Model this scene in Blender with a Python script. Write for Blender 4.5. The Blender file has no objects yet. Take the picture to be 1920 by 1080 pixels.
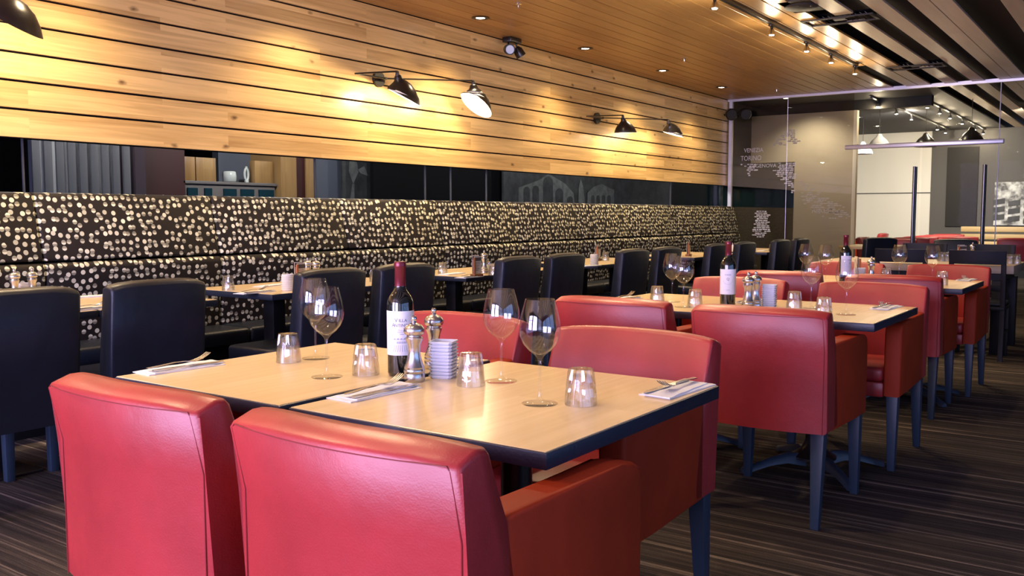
import bpy, bmesh, math, random
from mathutils import Vector, Matrix
rnd = random.Random(7)
PI = math.pi
S = bpy.context.scene
COL = S.collection

# ------------------------------------------------------------------ camera
H = 1.17; FPX = 1720.0
pit = math.atan(137 / FPX)
yaw = math.atan2(1210, FPX * math.cos(pit) + 137 * math.sin(pit))
Fh = Vector((math.cos(yaw), math.sin(yaw), 0)); RR = Vector((math.sin(yaw), -math.cos(yaw), 0)); Z = Vector((0, 0, 1))
FF = Fh * math.cos(pit) - Z * math.sin(pit); UU = Fh * math.sin(pit) + Z * math.cos(pit)
CAM = Vector((0, 0, H))
def ray(u, v): return FF * FPX + RR * (u - 960) + UU * (540 - v)
def at(u, v, z):
    r = ray(u, v); return CAM + r * ((z - H) / r.z)
def aty(u, v, y):
    r = ray(u, v); return CAM + r * (y / r.y)
def atx(u, v, x):
    r = ray(u, v); return CAM + r * (x / r.x)
cd = bpy.data.cameras.new('camera'); co = bpy.data.objects.new('camera', cd); COL.objects.link(co)
cd.sensor_width = 36; cd.lens = 36 * FPX / 1920; cd.clip_start = 0.05; cd.clip_end = 100
co.matrix_world = Matrix.Translation(CAM) @ Matrix((RR, UU, -FF)).transposed().to_4x4()
S.camera = co

# ------------------------------------------------------------------ materials
def nt(name):
    m = bpy.data.materials.new(name); m.use_nodes = True
    t = m.node_tree; return m, t, t.nodes, t.links, t.nodes['Principled BSDF']
def setp(b, base=None, rough=None, metal=None, spec=None, coat=None, coat_r=None, trans=None, ior=None, emit=None, es=None, sheen=None):
    d = {'Base Color': base and (*base, 1), 'Roughness': rough, 'Metallic': metal, 'Specular IOR Level': spec, 'Coat Weight': coat,
         'Coat Roughness': coat_r, 'Transmission Weight': trans, 'IOR': ior, 'Emission Color': emit and (*emit, 1), 'Emission Strength': es, 'Sheen Weight': sheen}
    for k, v in d.items():
        if v is not None: b.inputs[k].default_value = v
def bumpn(t, b, scale, strength, dist=0.002, vec=None, detail=2, tex='ShaderNodeTexNoise'):
    n = t.nodes.new(tex); n.inputs['Scale'].default_value = scale
    if 'Detail' in n.inputs: n.inputs['Detail'].default_value = detail
    if vec is None:
        tc = t.nodes.new('ShaderNodeTexCoord'); vec = tc.outputs['Object']
    t.links.new(vec, n.inputs['Vector'])
    bp = t.nodes.new('ShaderNodeBump'); bp.inputs['Strength'].default_value = strength; bp.inputs['Distance'].default_value = dist
    t.links.new(n.outputs[0], bp.inputs['Height']); t.links.new(bp.outputs['Normal'], b.inputs['Normal'])
def simple(name, base, rough=0.5, metal=0, spec=0.5, bump=None, **k):
    m, t, N, L, b = nt(name); setp(b, base, rough, metal, spec, **k)
    if bump: bumpn(t, b, bump[0], bump[1])
    return m
def vary(t, b, base, amt, scale, vec=None):
    n = t.nodes.new('ShaderNodeTexNoise'); n.inputs['Scale'].default_value = scale; n.inputs['Detail'].default_value = 4
    if vec is None:
        tc = t.nodes.new('ShaderNodeTexCoord'); vec = tc.outputs['Object']
    t.links.new(vec, n.inputs['Vector'])
    r = t.nodes.new('ShaderNodeValToRGB')
    r.color_ramp.elements[0].position = .3; r.color_ramp.elements[1].position = .7
    r.color_ramp.elements[0].color = (*[c * (1 - amt) for c in base], 1); r.color_ramp.elements[1].color = (*[min(1, c * (1 + amt)) for c in base], 1)
    t.links.new(n.outputs[0], r.inputs[0]); t.links.new(r.outputs[0], b.inputs['Base Color'])

def leather(name, base, rough, spec=0.5, coat=0.0, bs=260, amt=.12):
    m, t, N, L, b = nt(name); setp(b, base, rough, 0, spec, coat=coat, coat_r=.3)
    vary(t, b, base, amt, 6)
    tc = N.new('ShaderNodeTexCoord')
    v = N.new('ShaderNodeTexVoronoi'); v.inputs['Scale'].default_value = bs; L.new(tc.outputs['Object'], v.inputs['Vector'])
    n = N.new('ShaderNodeTexNoise'); n.inputs['Scale'].default_value = 14; L.new(tc.outputs['Object'], n.inputs['Vector'])
    b1 = N.new('ShaderNodeBump'); b1.inputs['Strength'].default_value = .18; b1.inputs['Distance'].default_value = .001; L.new(v.outputs['Distance'], b1.inputs['Height'])
    b2 = N.new('ShaderNodeBump'); b2.inputs['Strength'].default_value = .18; b2.inputs['Distance'].default_value = .01; L.new(n.outputs[0], b2.inputs['Height'])
    L.new(b1.outputs['Normal'], b2.inputs['Normal']); L.new(b2.outputs['Normal'], b.inputs['Normal'])
    return m

def math_(N, L, op, a, b=None, c=None):
    n = N.new('ShaderNodeMath'); n.operation = op
    for i, v in enumerate((a, b, c)):
        if v is None: continue
        if isinstance(v, (int, float)): n.inputs[i].default_value = v
        else: L.new(v, n.inputs[i])
    return n.outputs[0]

def wood(name, c1, c2, along, across, row, plank_len, rough=.35, knots=True, grain=28, dark=.55, coat=0.0, spec=.5):
    """boards: along / across are axis indices of the object coordinates"""
    m, t, N, L, b = nt(name); setp(b, c1, rough, 0, spec, coat=coat, coat_r=.15)
    tc = N.new('ShaderNodeTexCoord'); sp = N.new('ShaderNodeSeparateXYZ'); L.new(tc.outputs['Object'], sp.inputs[0])
    A = sp.outputs[along]; C = sp.outputs[across]
    cb = N.new('ShaderNodeCombineXYZ'); L.new(A, cb.inputs[0]); L.new(C, cb.inputs[1])
    br = N.new('ShaderNodeTexBrick'); L.new(cb.outputs[0], br.inputs['Vector'])
    br.inputs['Scale'].default_value = 1; br.inputs['Mortar Size'].default_value = 0; br.inputs['Brick Width'].default_value = plank_len
    br.inputs['Row Height'].default_value = row; br.offset = .37; br.inputs['Color1'].default_value = (0, 0, 0, 1); br.inputs['Color2'].default_value = (1, 1, 1, 1)
    br.inputs['Mortar'].default_value = (.5, .5, .5, 1)
    g = N.new('ShaderNodeCombineXYZ')
    L.new(math_(N, L, 'MULTIPLY', A, 1.6), g.inputs[0]); L.new(math_(N, L, 'MULTIPLY', C, grain), g.inputs[1])
    L.new(math_(N, L, 'MULTIPLY', br.outputs['Color'], 9.0), g.inputs[2])
    n = N.new('ShaderNodeTexNoise'); n.inputs['Scale'].default_value = 1; n.inputs['Detail'].default_value = 5; n.inputs['Distortion'].default_value = .6
    L.new(g.outputs[0], n.inputs['Vector'])
    f = math_(N, L, 'ADD', math_(N, L, 'MULTIPLY', br.outputs['Color'], .35), math_(N, L, 'MULTIPLY', n.outputs[0], .8))
    r = N.new('ShaderNodeValToRGB'); e = r.color_ramp.elements
    e[0].position = .25; e[0].color = (*c2, 1); e[1].position = .75; e[1].color = (*c1, 1)
    L.new(f, r.inputs[0]); out = r.outputs[0]
    if knots:
        v = N.new('ShaderNodeTexVoronoi'); v.inputs['Scale'].default_value = 1; 
        kc = N.new('ShaderNodeCombineXYZ'); L.new(math_(N, L, 'MULTIPLY', A, 3.4), kc.inputs[0]); L.new(math_(N, L, 'MULTIPLY', C, 6.5), kc.inputs[1])
        wn = N.new('ShaderNodeTexNoise'); wn.inputs['Scale'].default_value = 6; L.new(kc.outputs[0], wn.inputs['Vector'])
        mx = N.new('ShaderNodeMix'); mx.data_type = 'RGBA'; mx.blend_type = 'LINEAR_LIGHT'; mx.inputs[0].default_value = .06
        L.new(kc.outputs[0], mx.inputs[6]); L.new(wn.outputs[1], mx.inputs[7]); L.new(mx.outputs[2], v.inputs['Vector'])
        k = N.new('ShaderNodeValToRGB'); k.color_ramp.elements[0].position = .03; k.color_ramp.elements[0].color = (.12, .06, .03, 1)
        k.color_ramp.elements[1].position = .13; k.color_ramp.elements[1].color = (1, 1, 1, 1)
        L.new(v.outputs['Distance'], k.inputs[0])
        mu = N.new('ShaderNodeMix'); mu.data_type = 'RGBA'; mu.blend_type = 'MULTIPLY'; mu.inputs[0].default_value = .85
        L.new(out, mu.inputs[6]); L.new(k.outputs[0], mu.inputs[7]); out = mu.outputs[2]
    L.new(out, b.inputs['Base Color'])
    bp = N.new('ShaderNodeBump'); bp.inputs['Strength'].default_value = .12; bp.inputs['Distance'].default_value = .002
    L.new(n.outputs[0], bp.inputs['Height']); L.new(bp.outputs['Normal'], b.inputs['Normal'])
    return m

def dots(name):
    m, t, N, L, b = nt(name); setp(b, (.02, .016, .013), .65, 0, .3)
    tc = N.new('ShaderNodeTexCoord'); sp = N.new('ShaderNodeSeparateXYZ'); L.new(tc.outputs['Object'], sp.inputs[0])
    cb = N.new('ShaderNodeCombineXYZ')
    zz = math_(N, L, 'ADD', sp.outputs[2], math_(N, L, 'MULTIPLY', sp.outputs[1], .0))
    L.new(math_(N, L, 'MULTIPLY', sp.outputs[0], 24), cb.inputs[0]); L.new(math_(N, L, 'MULTIPLY', zz, 24), cb.inputs[1])
    v = N.new('ShaderNodeTexVoronoi'); v.voronoi_dimensions = '2D'; v.inputs['Scale'].default_value = 1; v.inputs['Randomness'].default_value = .68
    L.new(cb.outputs[0], v.inputs['Vector'])
    inside = math_(N, L, 'LESS_THAN', v.outputs['Distance'], .325)
    sc = N.new('ShaderNodeSeparateXYZ'); L.new(v.outputs['Color'], sc.inputs[0])
    on = math_(N, L, 'GREATER_THAN', sc.outputs[0], .08)
    # each dot is printed two-tone: a light and a darker half
    ps = N.new('ShaderNodeSeparateXYZ'); L.new(v.outputs['Position'], ps.inputs[0])
    dz = math_(N, L, 'SUBTRACT', math_(N, L, 'MULTIPLY', zz, 24), ps.outputs[1])
    sign = math_(N, L, 'SUBTRACT', math_(N, L, 'MULTIPLY', math_(N, L, 'GREATER_THAN', sc.outputs[1], .5), 2), 1)
    half = math_(N, L, 'GREATER_THAN', math_(N, L, 'MULTIPLY', dz, sign), -.02)
    split = math_(N, L, 'LESS_THAN', sc.outputs[2], .6)
    tone = math_(N, L, 'SUBTRACT', 1, math_(N, L, 'MULTIPLY', math_(N, L, 'MULTIPLY', half, split), .6))
    lum = math_(N, L, 'MULTIPLY', tone, math_(N, L, 'ADD', .50, math_(N, L, 'MULTIPLY', sc.outputs[0], .5)))
    mx = N.new('ShaderNodeMix'); mx.data_type = 'RGBA'
    L.new(math_(N, L, 'MULTIPLY', math_(N, L, 'MULTIPLY', inside, on), lum), mx.inputs[0])
    mx.inputs[6].default_value = (.016, .012, .010, 1); mx.inputs[7].default_value = (1, .99, .72, 1)
    L.new(mx.outputs[2], b.inputs['Base Color'])
    bumpn(t, b, 500, .1); return m

def carpet():
    m, t, N, L, b = nt('striped carpet'); setp(b, (.03, .03, .03), .95, 0, .15)
    tc = N.new('ShaderNodeTexCoord'); sp = N.new('ShaderNodeSeparateXYZ'); L.new(tc.outputs['Object'], sp.inputs[0])
    cb = N.new('ShaderNodeCombineXYZ'); L.new(math_(N, L, 'MULTIPLY', sp.outputs[0], 34), cb.inputs[0]); L.new(math_(N, L, 'MULTIPLY', sp.outputs[1], .35), cb.inputs[1])
    n = N.new('ShaderNodeTexNoise'); n.inputs['Scale'].default_value = 1; n.inputs['Detail'].default_value = 6; n.inputs['Roughness'].default_value = .75
    L.new(cb.outputs[0], n.inputs['Vector'])
    r = N.new('ShaderNodeValToRGB'); e = r.color_ramp.elements
    e[0].position = .42; e[0].color = (.035, .030, .028, 1); e[1].position = .68; e[1].color = (.44, .36, .29, 1)
    x = r.color_ramp.elements.new(.55); x.color = (.085, .070, .060, 1)
    L.new(n.outputs[0], r.inputs[0])
    f = N.new('ShaderNodeTexNoise'); f.inputs['Scale'].default_value = 220; L.new(tc.outputs['Object'], f.inputs['Vector'])
    mu = N.new('ShaderNodeMix'); mu.data_type = 'RGBA'; mu.blend_type = 'MULTIPLY'; mu.inputs[0].default_value = .6
    L.new(r.outputs[0], mu.inputs[6]); L.new(f.outputs[0], mu.inputs[7]); L.new(mu.outputs[2], b.inputs['Base Color'])
    bp = N.new('ShaderNodeBump'); bp.inputs['Strength'].default_value = .5; bp.inputs['Distance'].default_value = .004
    L.new(f.outputs[0], bp.inputs['Height']); L.new(bp.outputs['Normal'], b.inputs['Normal']); return m

def schlick(N, L, f0=.04, k=1.0):
    lw = N.new('ShaderNodeLayerWeight'); lw.inputs['Blend'].default_value = .5
    p5 = math_(N, L, 'POWER', lw.outputs['Facing'], 6.0)
    return math_(N, L, 'MULTIPLY', math_(N, L, 'ADD', f0, math_(N, L, 'MULTIPLY', p5, 1 - f0)), k)
def pane(name, tint, refl=1.0, rough=0.0, ior=1.5):
    m = bpy.data.materials.new(name); m.use_nodes = True; t = m.node_tree; t.nodes.clear(); N = t.nodes; L = t.links
    tr = N.new('ShaderNodeBsdfTransparent'); tr.inputs[0].default_value = (*tint, 1)
    gl = N.new('ShaderNodeBsdfGlossy'); gl.inputs['Roughness'].default_value = rough; gl.inputs[0].default_value = (.95, .97, 1, 1)
    mx = N.new('ShaderNodeMixShader'); L.new(schlick(N, L, .04, refl), mx.inputs[0])
    L.new(tr.outputs[0], mx.inputs[1]); L.new(gl.outputs[0], mx.inputs[2])
    o = N.new('ShaderNodeOutputMaterial'); L.new(mx.outputs[0], o.inputs[0]); return m

def glassm(name, tint=(1, 1, 1), through=.35, ior=1.5):
    m = bpy.data.materials.new(name); m.use_nodes = True; t = m.node_tree; t.nodes.clear(); N = t.nodes; L = t.links
    g = N.new('ShaderNodeBsdfGlass'); g.inputs['IOR'].default_value = ior; g.inputs['Roughness'].default_value = 0; g.inputs[0].default_value = (*tint, 1)
    tr = N.new('ShaderNodeBsdfTransparent'); tr.inputs[0].default_value = (.96, .97, .98, 1)
    mx = N.new('ShaderNodeMixShader'); mx.inputs[0].default_value = through
    L.new(g.outputs[0], mx.inputs[1]); L.new(tr.outputs[0], mx.inputs[2])
    o = N.new('ShaderNodeOutputMaterial'); L.new(mx.outputs[0], o.inputs[0]); return m

def thin(name, f0=.055, share=0):
    m = bpy.data.materials.new(name); m.use_nodes = True; t = m.node_tree; t.nodes.clear(); N = t.nodes; L = t.links
    tr = N.new('ShaderNodeBsdfTransparent'); tr.inputs[0].default_value = (.99, .992, .995, 1)
    gl = N.new('ShaderNodeBsdfGlossy'); gl.inputs['Roughness'].default_value = .01; gl.inputs[0].default_value = (.92, .96, 1, 1)
    base = tr
    if share:
        gs = N.new('ShaderNodeBsdfGlass'); gs.inputs['IOR'].default_value = 1.45; gs.inputs['Roughness'].default_value = 0
        base = N.new('ShaderNodeMixShader'); base.inputs[0].default_value = share; L.new(tr.outputs[0], base.inputs[1]); L.new(gs.outputs[0], base.inputs[2])
    mx = N.new('ShaderNodeMixShader'); L.new(schlick(N, L, f0, .95), mx.inputs[0]); L.new(base.outputs[0], mx.inputs[1]); L.new(gl.outputs[0], mx.inputs[2])
    o = N.new('ShaderNodeOutputMaterial'); L.new(mx.outputs[0], o.inputs[0]); return m
def emis(name, col, st):
    m = bpy.data.materials.new(name); m.use_nodes = True; t = m.node_tree; t.nodes.clear()
    e = t.nodes.new('ShaderNodeEmission'); e.inputs[0].default_value = (*col, 1); e.inputs[1].default_value = st
    o = t.nodes.new('ShaderNodeOutputMaterial'); t.links.new(e.outputs[0], o.inputs[0]); return m

def mural(name, dark, light, sc):
    m, t, N, L, b = nt(name); setp(b, dark, .5, 0, .3)
    tc = N.new('ShaderNodeTexCoord')
    n = N.new('ShaderNodeTexNoise'); n.inputs['Scale'].default_value = sc; n.inputs['Detail'].default_value = 8; n.inputs['Roughness'].default_value = .65
    L.new(tc.outputs['Object'], n.inputs['Vector'])
    r = N.new('ShaderNodeValToRGB'); r.color_ramp.elements[0].position = .4; r.color_ramp.elements[1].position = .6
    r.color_ramp.elements[0].color = (*dark, 1); r.color_ramp.elements[1].color = (*light, 1)
    L.new(n.outputs[0], r.inputs[0]); L.new(r.outputs[0], b.inputs['Base Color']); return m

M = {}
M['red'] = leather('red leather', (.37, .028, .030), .40, .55, coat=.15)
M['red_weave'] = leather('red grained leather', (.33, .034, .010), .55, .15, bs=420)
M['seam'] = simple('dark red seam thread', (.20, .015, .015), .6)
M['black_leather'] = leather('black leather', (.007, .011, .021), .40, .45, bs=200, amt=.2)
M['black_wood'] = simple('black stained wood', (.006, .007, .011), .5, spec=.3, bump=(60, .15))
M['navy_leg'] = simple('worn black painted wood', (.020, .038, .065), .45, bump=(80, .2))
M['edge'] = simple('black table edging', (.013, .020, .040), .4, bump=(120, .35))
M['laminate'] = wood('maple laminate', (.88, .69, .40), (.76, .57, .31), 0, 1, .9, 3.0, rough=.24, knots=False, grain=45, spec=.55)
M['laminate_grey'] = wood('weathered light wood', (.46, .37, .27), (.33, .26, .19), 1, 0, .12, 3.0, rough=.4, knots=False)
M['plank'] = wood('oiled oak wall planks', (.84, .58, .24), (.46, .27, .09), 0, 2, .0777, 1.35, rough=.33, grain=32)
M['plank_dark'] = wood('planks in glass-dimmed colour', (.050, .042, .044), (.032, .027, .03), 0, 2, .155, 2.4, rough=.4, knots=False)  # same planks as the left wall, dimming by tinted glass put into the colour
M['ceil'] = wood('varnished ceiling boards', (.56, .33, .12), (.40, .215, .07), 0, 1, .1535, 2.6, rough=.36, knots=False, grain=22)
M['ceil_daylit'] = wood('ceiling boards coloured daylit', (.80, .66, .50), (.64, .51, .38), 0, 1, .1535, 2.6, rough=.38, knots=False, grain=20)  # same wood as the close boards, cool daylight put into the colour
M['cabinet_wood'] = wood('honey cabinet wood', (.42, .25, .09), (.30, .16, .05), 2, 0, .12, 1.0, rough=.45, knots=False)
M['bench_wood'] = wood('pale slatted wood', (.62, .44, .20), (.50, .34, .15), 1, 2, .1, 2.0, rough=.5, knots=False)
M['void'] = simple('matt black', (.006, .006, .007), .8, spec=.1)
M['darkceil'] = simple('dark brown ceiling void', (.06, .052, .046), .7, spec=.2)
M['dots'] = dots('spotted upholstery')
M['carpet'] = carpet()
M['steel'] = simple('brushed steel', (.62, .61, .59), .26, 1, bump=(200, .05))
M['chrome'] = simple('polished steel', (.75, .75, .76), .1, 1)
M['darksteel'] = simple('dark brushed steel', (.22, .22, .22), .3, 1)
M['silver'] = simple('satin aluminium', (.72, .72, .78), .35, .6)
M['blackmetal'] = simple('black lacquered metal', (.012, .010, .009), .28, 0, .6)
M['white_in'] = simple('white enamel', (.85, .85, .82), .4)
M['napkin'] = simple('white paper napkin', (.80, .82, .86), .85, bump=(150, .15))
M['dish'] = simple('translucent white plastic', (.80, .84, .92), .3, 0, .5, trans=.25, ior=1.3)
M['cup'] = simple('ribbed white plastic', (.78, .75, .66), .5)
M['glass'] = thin('clear tumbler glass', .10, .30)
M['thin'] = thin('thin wine glass', .06)
M['wine'] = simple('very dark red wine', (.006, .001, .002), .1, 0, .5)
M['bottle'] = simple('dark green bottle glass', (.004, .006, .005), .05, 0, .8, coat=.5)
M['foil'] = simple('burgundy foil capsule', (.16, .018, .028), .28, .35)
M['paper'] = simple('ivory wine label', (.78, .80, .84), .6)
M['ink'] = simple('dark label ink', (.10, .11, .17), .7)
M['ink2'] = simple('grey label ink', (.36, .40, .50), .7)
M['clear'] = pane('clear pane', (.96, .97, .97), .012)
M['tinted'] = pane('smoke tinted pane', (.78, .76, .70), .4)
M['strip'] = pane('dark strip pane', (.80, .84, .9), .25)
M['etch'] = simple('etched white glass', (.62, .63, .64), .7, spec=.2)
M['etch2'] = simple('etched faint glass', (.42, .40, .34), .7, spec=.2)
M['lamp_on'] = emis('lit lamp', (1, .90, .74), 38)
M['lamp_in'] = emis('lit shade bulb', (1, .93, .80), 30)
M['bulb_cool'] = emis('lit halogen bulb', (1, .93, .82), 60)
M['beige'] = simple('beige painted wall', (.66, .58, .44), .8)
M['cream'] = simple('cream painted wall', (.80, .77, .68), .8)
M['greywall'] = simple('grey painted wall', (.105, .10, .092), .8)
M['greypanel'] = simple('charcoal felt panel', (.030, .028, .026), .9)
M['bluegrey'] = simple('blue grey painted wall', (.12, .135, .17), .7)
M['maroon'] = simple('maroon painted wall', (.045, .006, .004), .6)
M['brick'] = simple('dark brick', (.05, .03, .04), .8, bump=(40, .6))
M['slat'] = simple('grey painted slats', (.12, .12, .13), .6)
M['pale'] = simple('off white plaster', (.62, .62, .60), .8)
M['cabgrey'] = simple('taupe cabinet paint', (.17, .15, .135), .6)
M['ceramic'] = simple('glazed white ceramic', (.62, .66, .58), .15, 0, .6)
M['teal'] = simple('teal glazing', (.006, .030, .042), .9, spec=.1)
M['mural'] = mural('grey photo mural', (.040, .042, .042), (.070, .074, .072), 6)
M['mural_l'] = mural('grey photo mural light', (.12, .125, .12), (.19, .195, .185), 9)
M['aerial'] = mural('black and white aerial photo', (.08, .08, .075), (.70, .72, .68), 5)
M['wallpaint'] = simple('dark taupe wall paint', (.09, .075, .06), .8)
M['menu_l'] = simple('menu card cream', (.60, .55, .46), .6)
M['menu_d'] = simple('menu card print', (.07, .06, .06), .6)
M['menu_r'] = simple('menu card rust band', (.35, .12, .05), .6)
M['base_wood'] = simple('dark oiled wood block', (.24, .10, .03), .45)
M['salt'] = simple('white salt', (.8, .8, .78), .8)
M['frame_grey'] = simple('grey window frame', (.06, .065, .075), .5)
M['far_ceiling'] = simple('dark grey ceiling paint', (.045, .045, .052), .7)
M['speaker'] = simple('dark grey speaker cloth', (.035, .03, .028), .7)

# ------------------------------------------------------------------ mesh helpers
def finish(bm, ang=35):
    bmesh.ops.recalc_face_normals(bm, faces=bm.faces)
    c = math.radians(ang)
    for e in bm.edges:
        e.smooth = not (len(e.link_faces) == 2 and e.calc_face_angle(0) > c)
    for f in bm.faces: f.smooth = True
def obj(name, bm, m, parent=None, ang=35, fin=True):
    if fin: finish(bm, ang)
    me = bpy.data.meshes.new(name); bm.to_mesh(me); bm.free()
    me.materials.append(M[m] if isinstance(m, str) else m)
    o = bpy.data.objects.new(name, me); COL.objects.link(o)
    if parent is not None: o.parent = parent
    return o
def new(): return bmesh.new()
def box(bm, x0, x1, y0, y1, z0, z1, bev=0, seg=2, mtx=None):
    vs = [bm.verts.new(p) for p in ((x0, y0, z0), (x1, y0, z0), (x1, y1, z0), (x0, y1, z0), (x0, y0, z1), (x1, y0, z1), (x1, y1, z1), (x0, y1, z1))]
    fs = [bm.faces.new([vs[i] for i in f]) for f in ((3, 2, 1, 0), (4, 5, 6, 7), (0, 1, 5, 4), (1, 2, 6, 5), (2, 3, 7, 6), (3, 0, 4, 7))]
    if mtx is not None:
        for v in vs: v.co = mtx @ v.co
    if bev:
        es = list({e for f in fs for e in f.edges})
        bmesh.ops.bevel(bm, geom=es, offset=bev, segments=seg, profile=.5, affect='EDGES', clamp_overlap=True)
    return bm
def B(*a, **k): return box(new(), *a, **k)
def prism(bm, pts, axis, a, b, bev=0, seg=2):
    """pts: 2-D polygon; axis: extruded axis index from a to b"""
    def P(p, w):
        if axis == 0: return (w, p[0], p[1])
        if axis == 1: return (p[0], w, p[1])
        return (p[0], p[1], w)
    va = [bm.verts.new(P(p, a)) for p in pts]; vb = [bm.verts.new(P(p, b)) for p in pts]
    n = len(pts); fs = [bm.faces.new(va), bm.faces.new(vb[::-1])]
    for i in range(n): fs.append(bm.faces.new((va[i], vb[i], vb[(i + 1) % n], va[(i + 1) % n])))
    if bev:
        es = list({e for f in fs[:2] for e in f.edges})
        bmesh.ops.bevel(bm, geom=es, offset=bev, segments=seg, profile=.5, affect='EDGES', clamp_overlap=True)
    return bm
def lathe(bm, prof, seg=32, c=(0, 0, 0), mod=None, close=True):
    """profile (r,z); mod(angle,z)->radius factor. closed solid"""
    rings = []
    for r, z in prof:
        if r < 1e-6: rings.append([bm.verts.new((c[0], c[1], c[2] + z))])
        else:
            rings.append([bm.verts.new((c[0] + r * (mod(i, seg, z, r) if mod else 1) * math.cos(2 * PI * i / seg), c[1] + r * (mod(i, seg, z, r) if mod else 1) * math.sin(2 * PI * i / seg), c[2] + z)) for i in range(seg)])
    for a, b in zip(rings, rings[1:]):
        for i in range(seg):
            j = (i + 1) % seg
            if len(a) == 1 and len(b) == 1: continue
            if len(a) == 1: bm.faces.new((a[0], b[i], b[j]))
            elif len(b) == 1: bm.faces.new((a[i], a[j], b[0]))
            else: bm.faces.new((a[i], a[j], b[j], b[i]))
    if close:
        for r in (rings[0], rings[-1]):
            if len(r) > 2: bm.faces.new(r)
    return bm
def tube(bm, pts, r, seg=8, closed=False):
    pts = [Vector(p) for p in pts]; rings = []; n = len(pts)
    rr = r if isinstance(r, (list, tuple)) else [r] * n
    up = None
    for i, p in enumerate(pts):
        d = (pts[(i + 1) % n] - pts[i - 1]) if closed else (pts[min(i + 1, n - 1)] - pts[max(i - 1, 0)])
        d.normalize()
        if up is None: up = d.orthogonal().normalized()
        up = (up - d * up.dot(d)).normalized(); s = d.cross(up)
        rings.append([bm.verts.new(p + (up * math.cos(2 * PI * k / seg) + s * math.sin(2 * PI * k / seg)) * rr[i]) for k in range(seg)])
    pr = list(zip(rings, rings[1:])) + ([(rings[-1], rings[0])] if closed else [])
    for a, b in pr:
        for k in range(seg): bm.faces.new((a[k], a[(k + 1) % seg], b[(k + 1) % seg], b[k]))
    if not closed: bm.faces.new(rings[0]); bm.faces.new(rings[-1][::-1])
    return bm
def loft(bm, rings, cap=(True, True), loop=True):
    vr = [[bm.verts.new(p) for p in r] for r in rings]; n = len(vr[0])
    for a, b in zip(vr, vr[1:]):
        for k in range(n if loop else n - 1): bm.faces.new((a[k], a[(k + 1) % n], b[(k + 1) % n], b[k]))
    if cap[0]: bm.faces.new(vr[0][::-1])
    if cap[1]: bm.faces.new(vr[-1])
    return vr
def taper(bm, x, y, z0, z1, w0, w1, dx=0, dy=0, bev=.003):
    """square leg: bottom half width w0 at z0 shifted by dx,dy; top half width w1 at z1"""
    sq = lambda cx, cy, z, w: [(cx - w, cy - w, z), (cx + w, cy - w, z), (cx + w, cy + w, z), (cx - w, cy + w, z)]
    loft(bm, [sq(x + dx, y + dy, z0, w0), sq(x, y, z1, w1)])
    if bev: bmesh.ops.bevel(bm, geom=list(bm.edges), offset=bev, segments=2, affect='EDGES', profile=.5)
    return bm

# ------------------------------------------------------------------ object helpers
def tag(o, label=None, cat=None, group=None, kind=None):
    if label: o['label'] = label
    if cat: o['category'] = cat
    if group: o['group'] = group
    if kind: o['kind'] = kind
    return o
def thing(name, label, cat, loc=(0, 0, 0), rz=0, group=None):
    o = bpy.data.objects.new(name, None); COL.objects.link(o); o.empty_display_size = .1
    o.location = loc; o.rotation_euler = (0, 0, rz); return tag(o, label, cat, group)
def struct(name, bm, m, label=None, fin=True, parent=None):
    o = obj(name, bm, m, parent, fin=fin)
    if parent is None: o['kind'] = 'structure'
    if label: o['label'] = label
    return o
KIDS = {}
def kids(o): return [c for c in bpy.data.objects if c.parent == o]
def ktree(o):
    if o.name not in KIDS: KIDS[o.name] = [(c, ktree(c)) for c in kids(o)]
    return KIDS[o.name]
def dup(root, loc, rz, label, group=None):
    tr = ktree(root)
    r = root.copy(); COL.objects.link(r); r.location = loc; r.rotation_euler = (0, 0, rz); r['label'] = label
    if group: r['group'] = group
    def rec(tr, par):
        for c, sub in tr:
            n = c.copy(); COL.objects.link(n); n.parent = par; rec(sub, n)
    rec(tr, r); return r
class Kind:
    def __init__(s, fn): s.fn = fn; s.first = None
    def put(s, loc, rz=0, label='', group=None):
        loc = Vector(loc)
        if s.first is None:
            s.first = s.fn(); o = s.first; o.location = loc; o.rotation_euler = (0, 0, rz); o['label'] = label
            if group: o['group'] = group
            ktree(o); return o
        o = dup(s.first, loc, rz, label, group)
        if not group and 'group' in o: del o['group']
        return o

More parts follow.
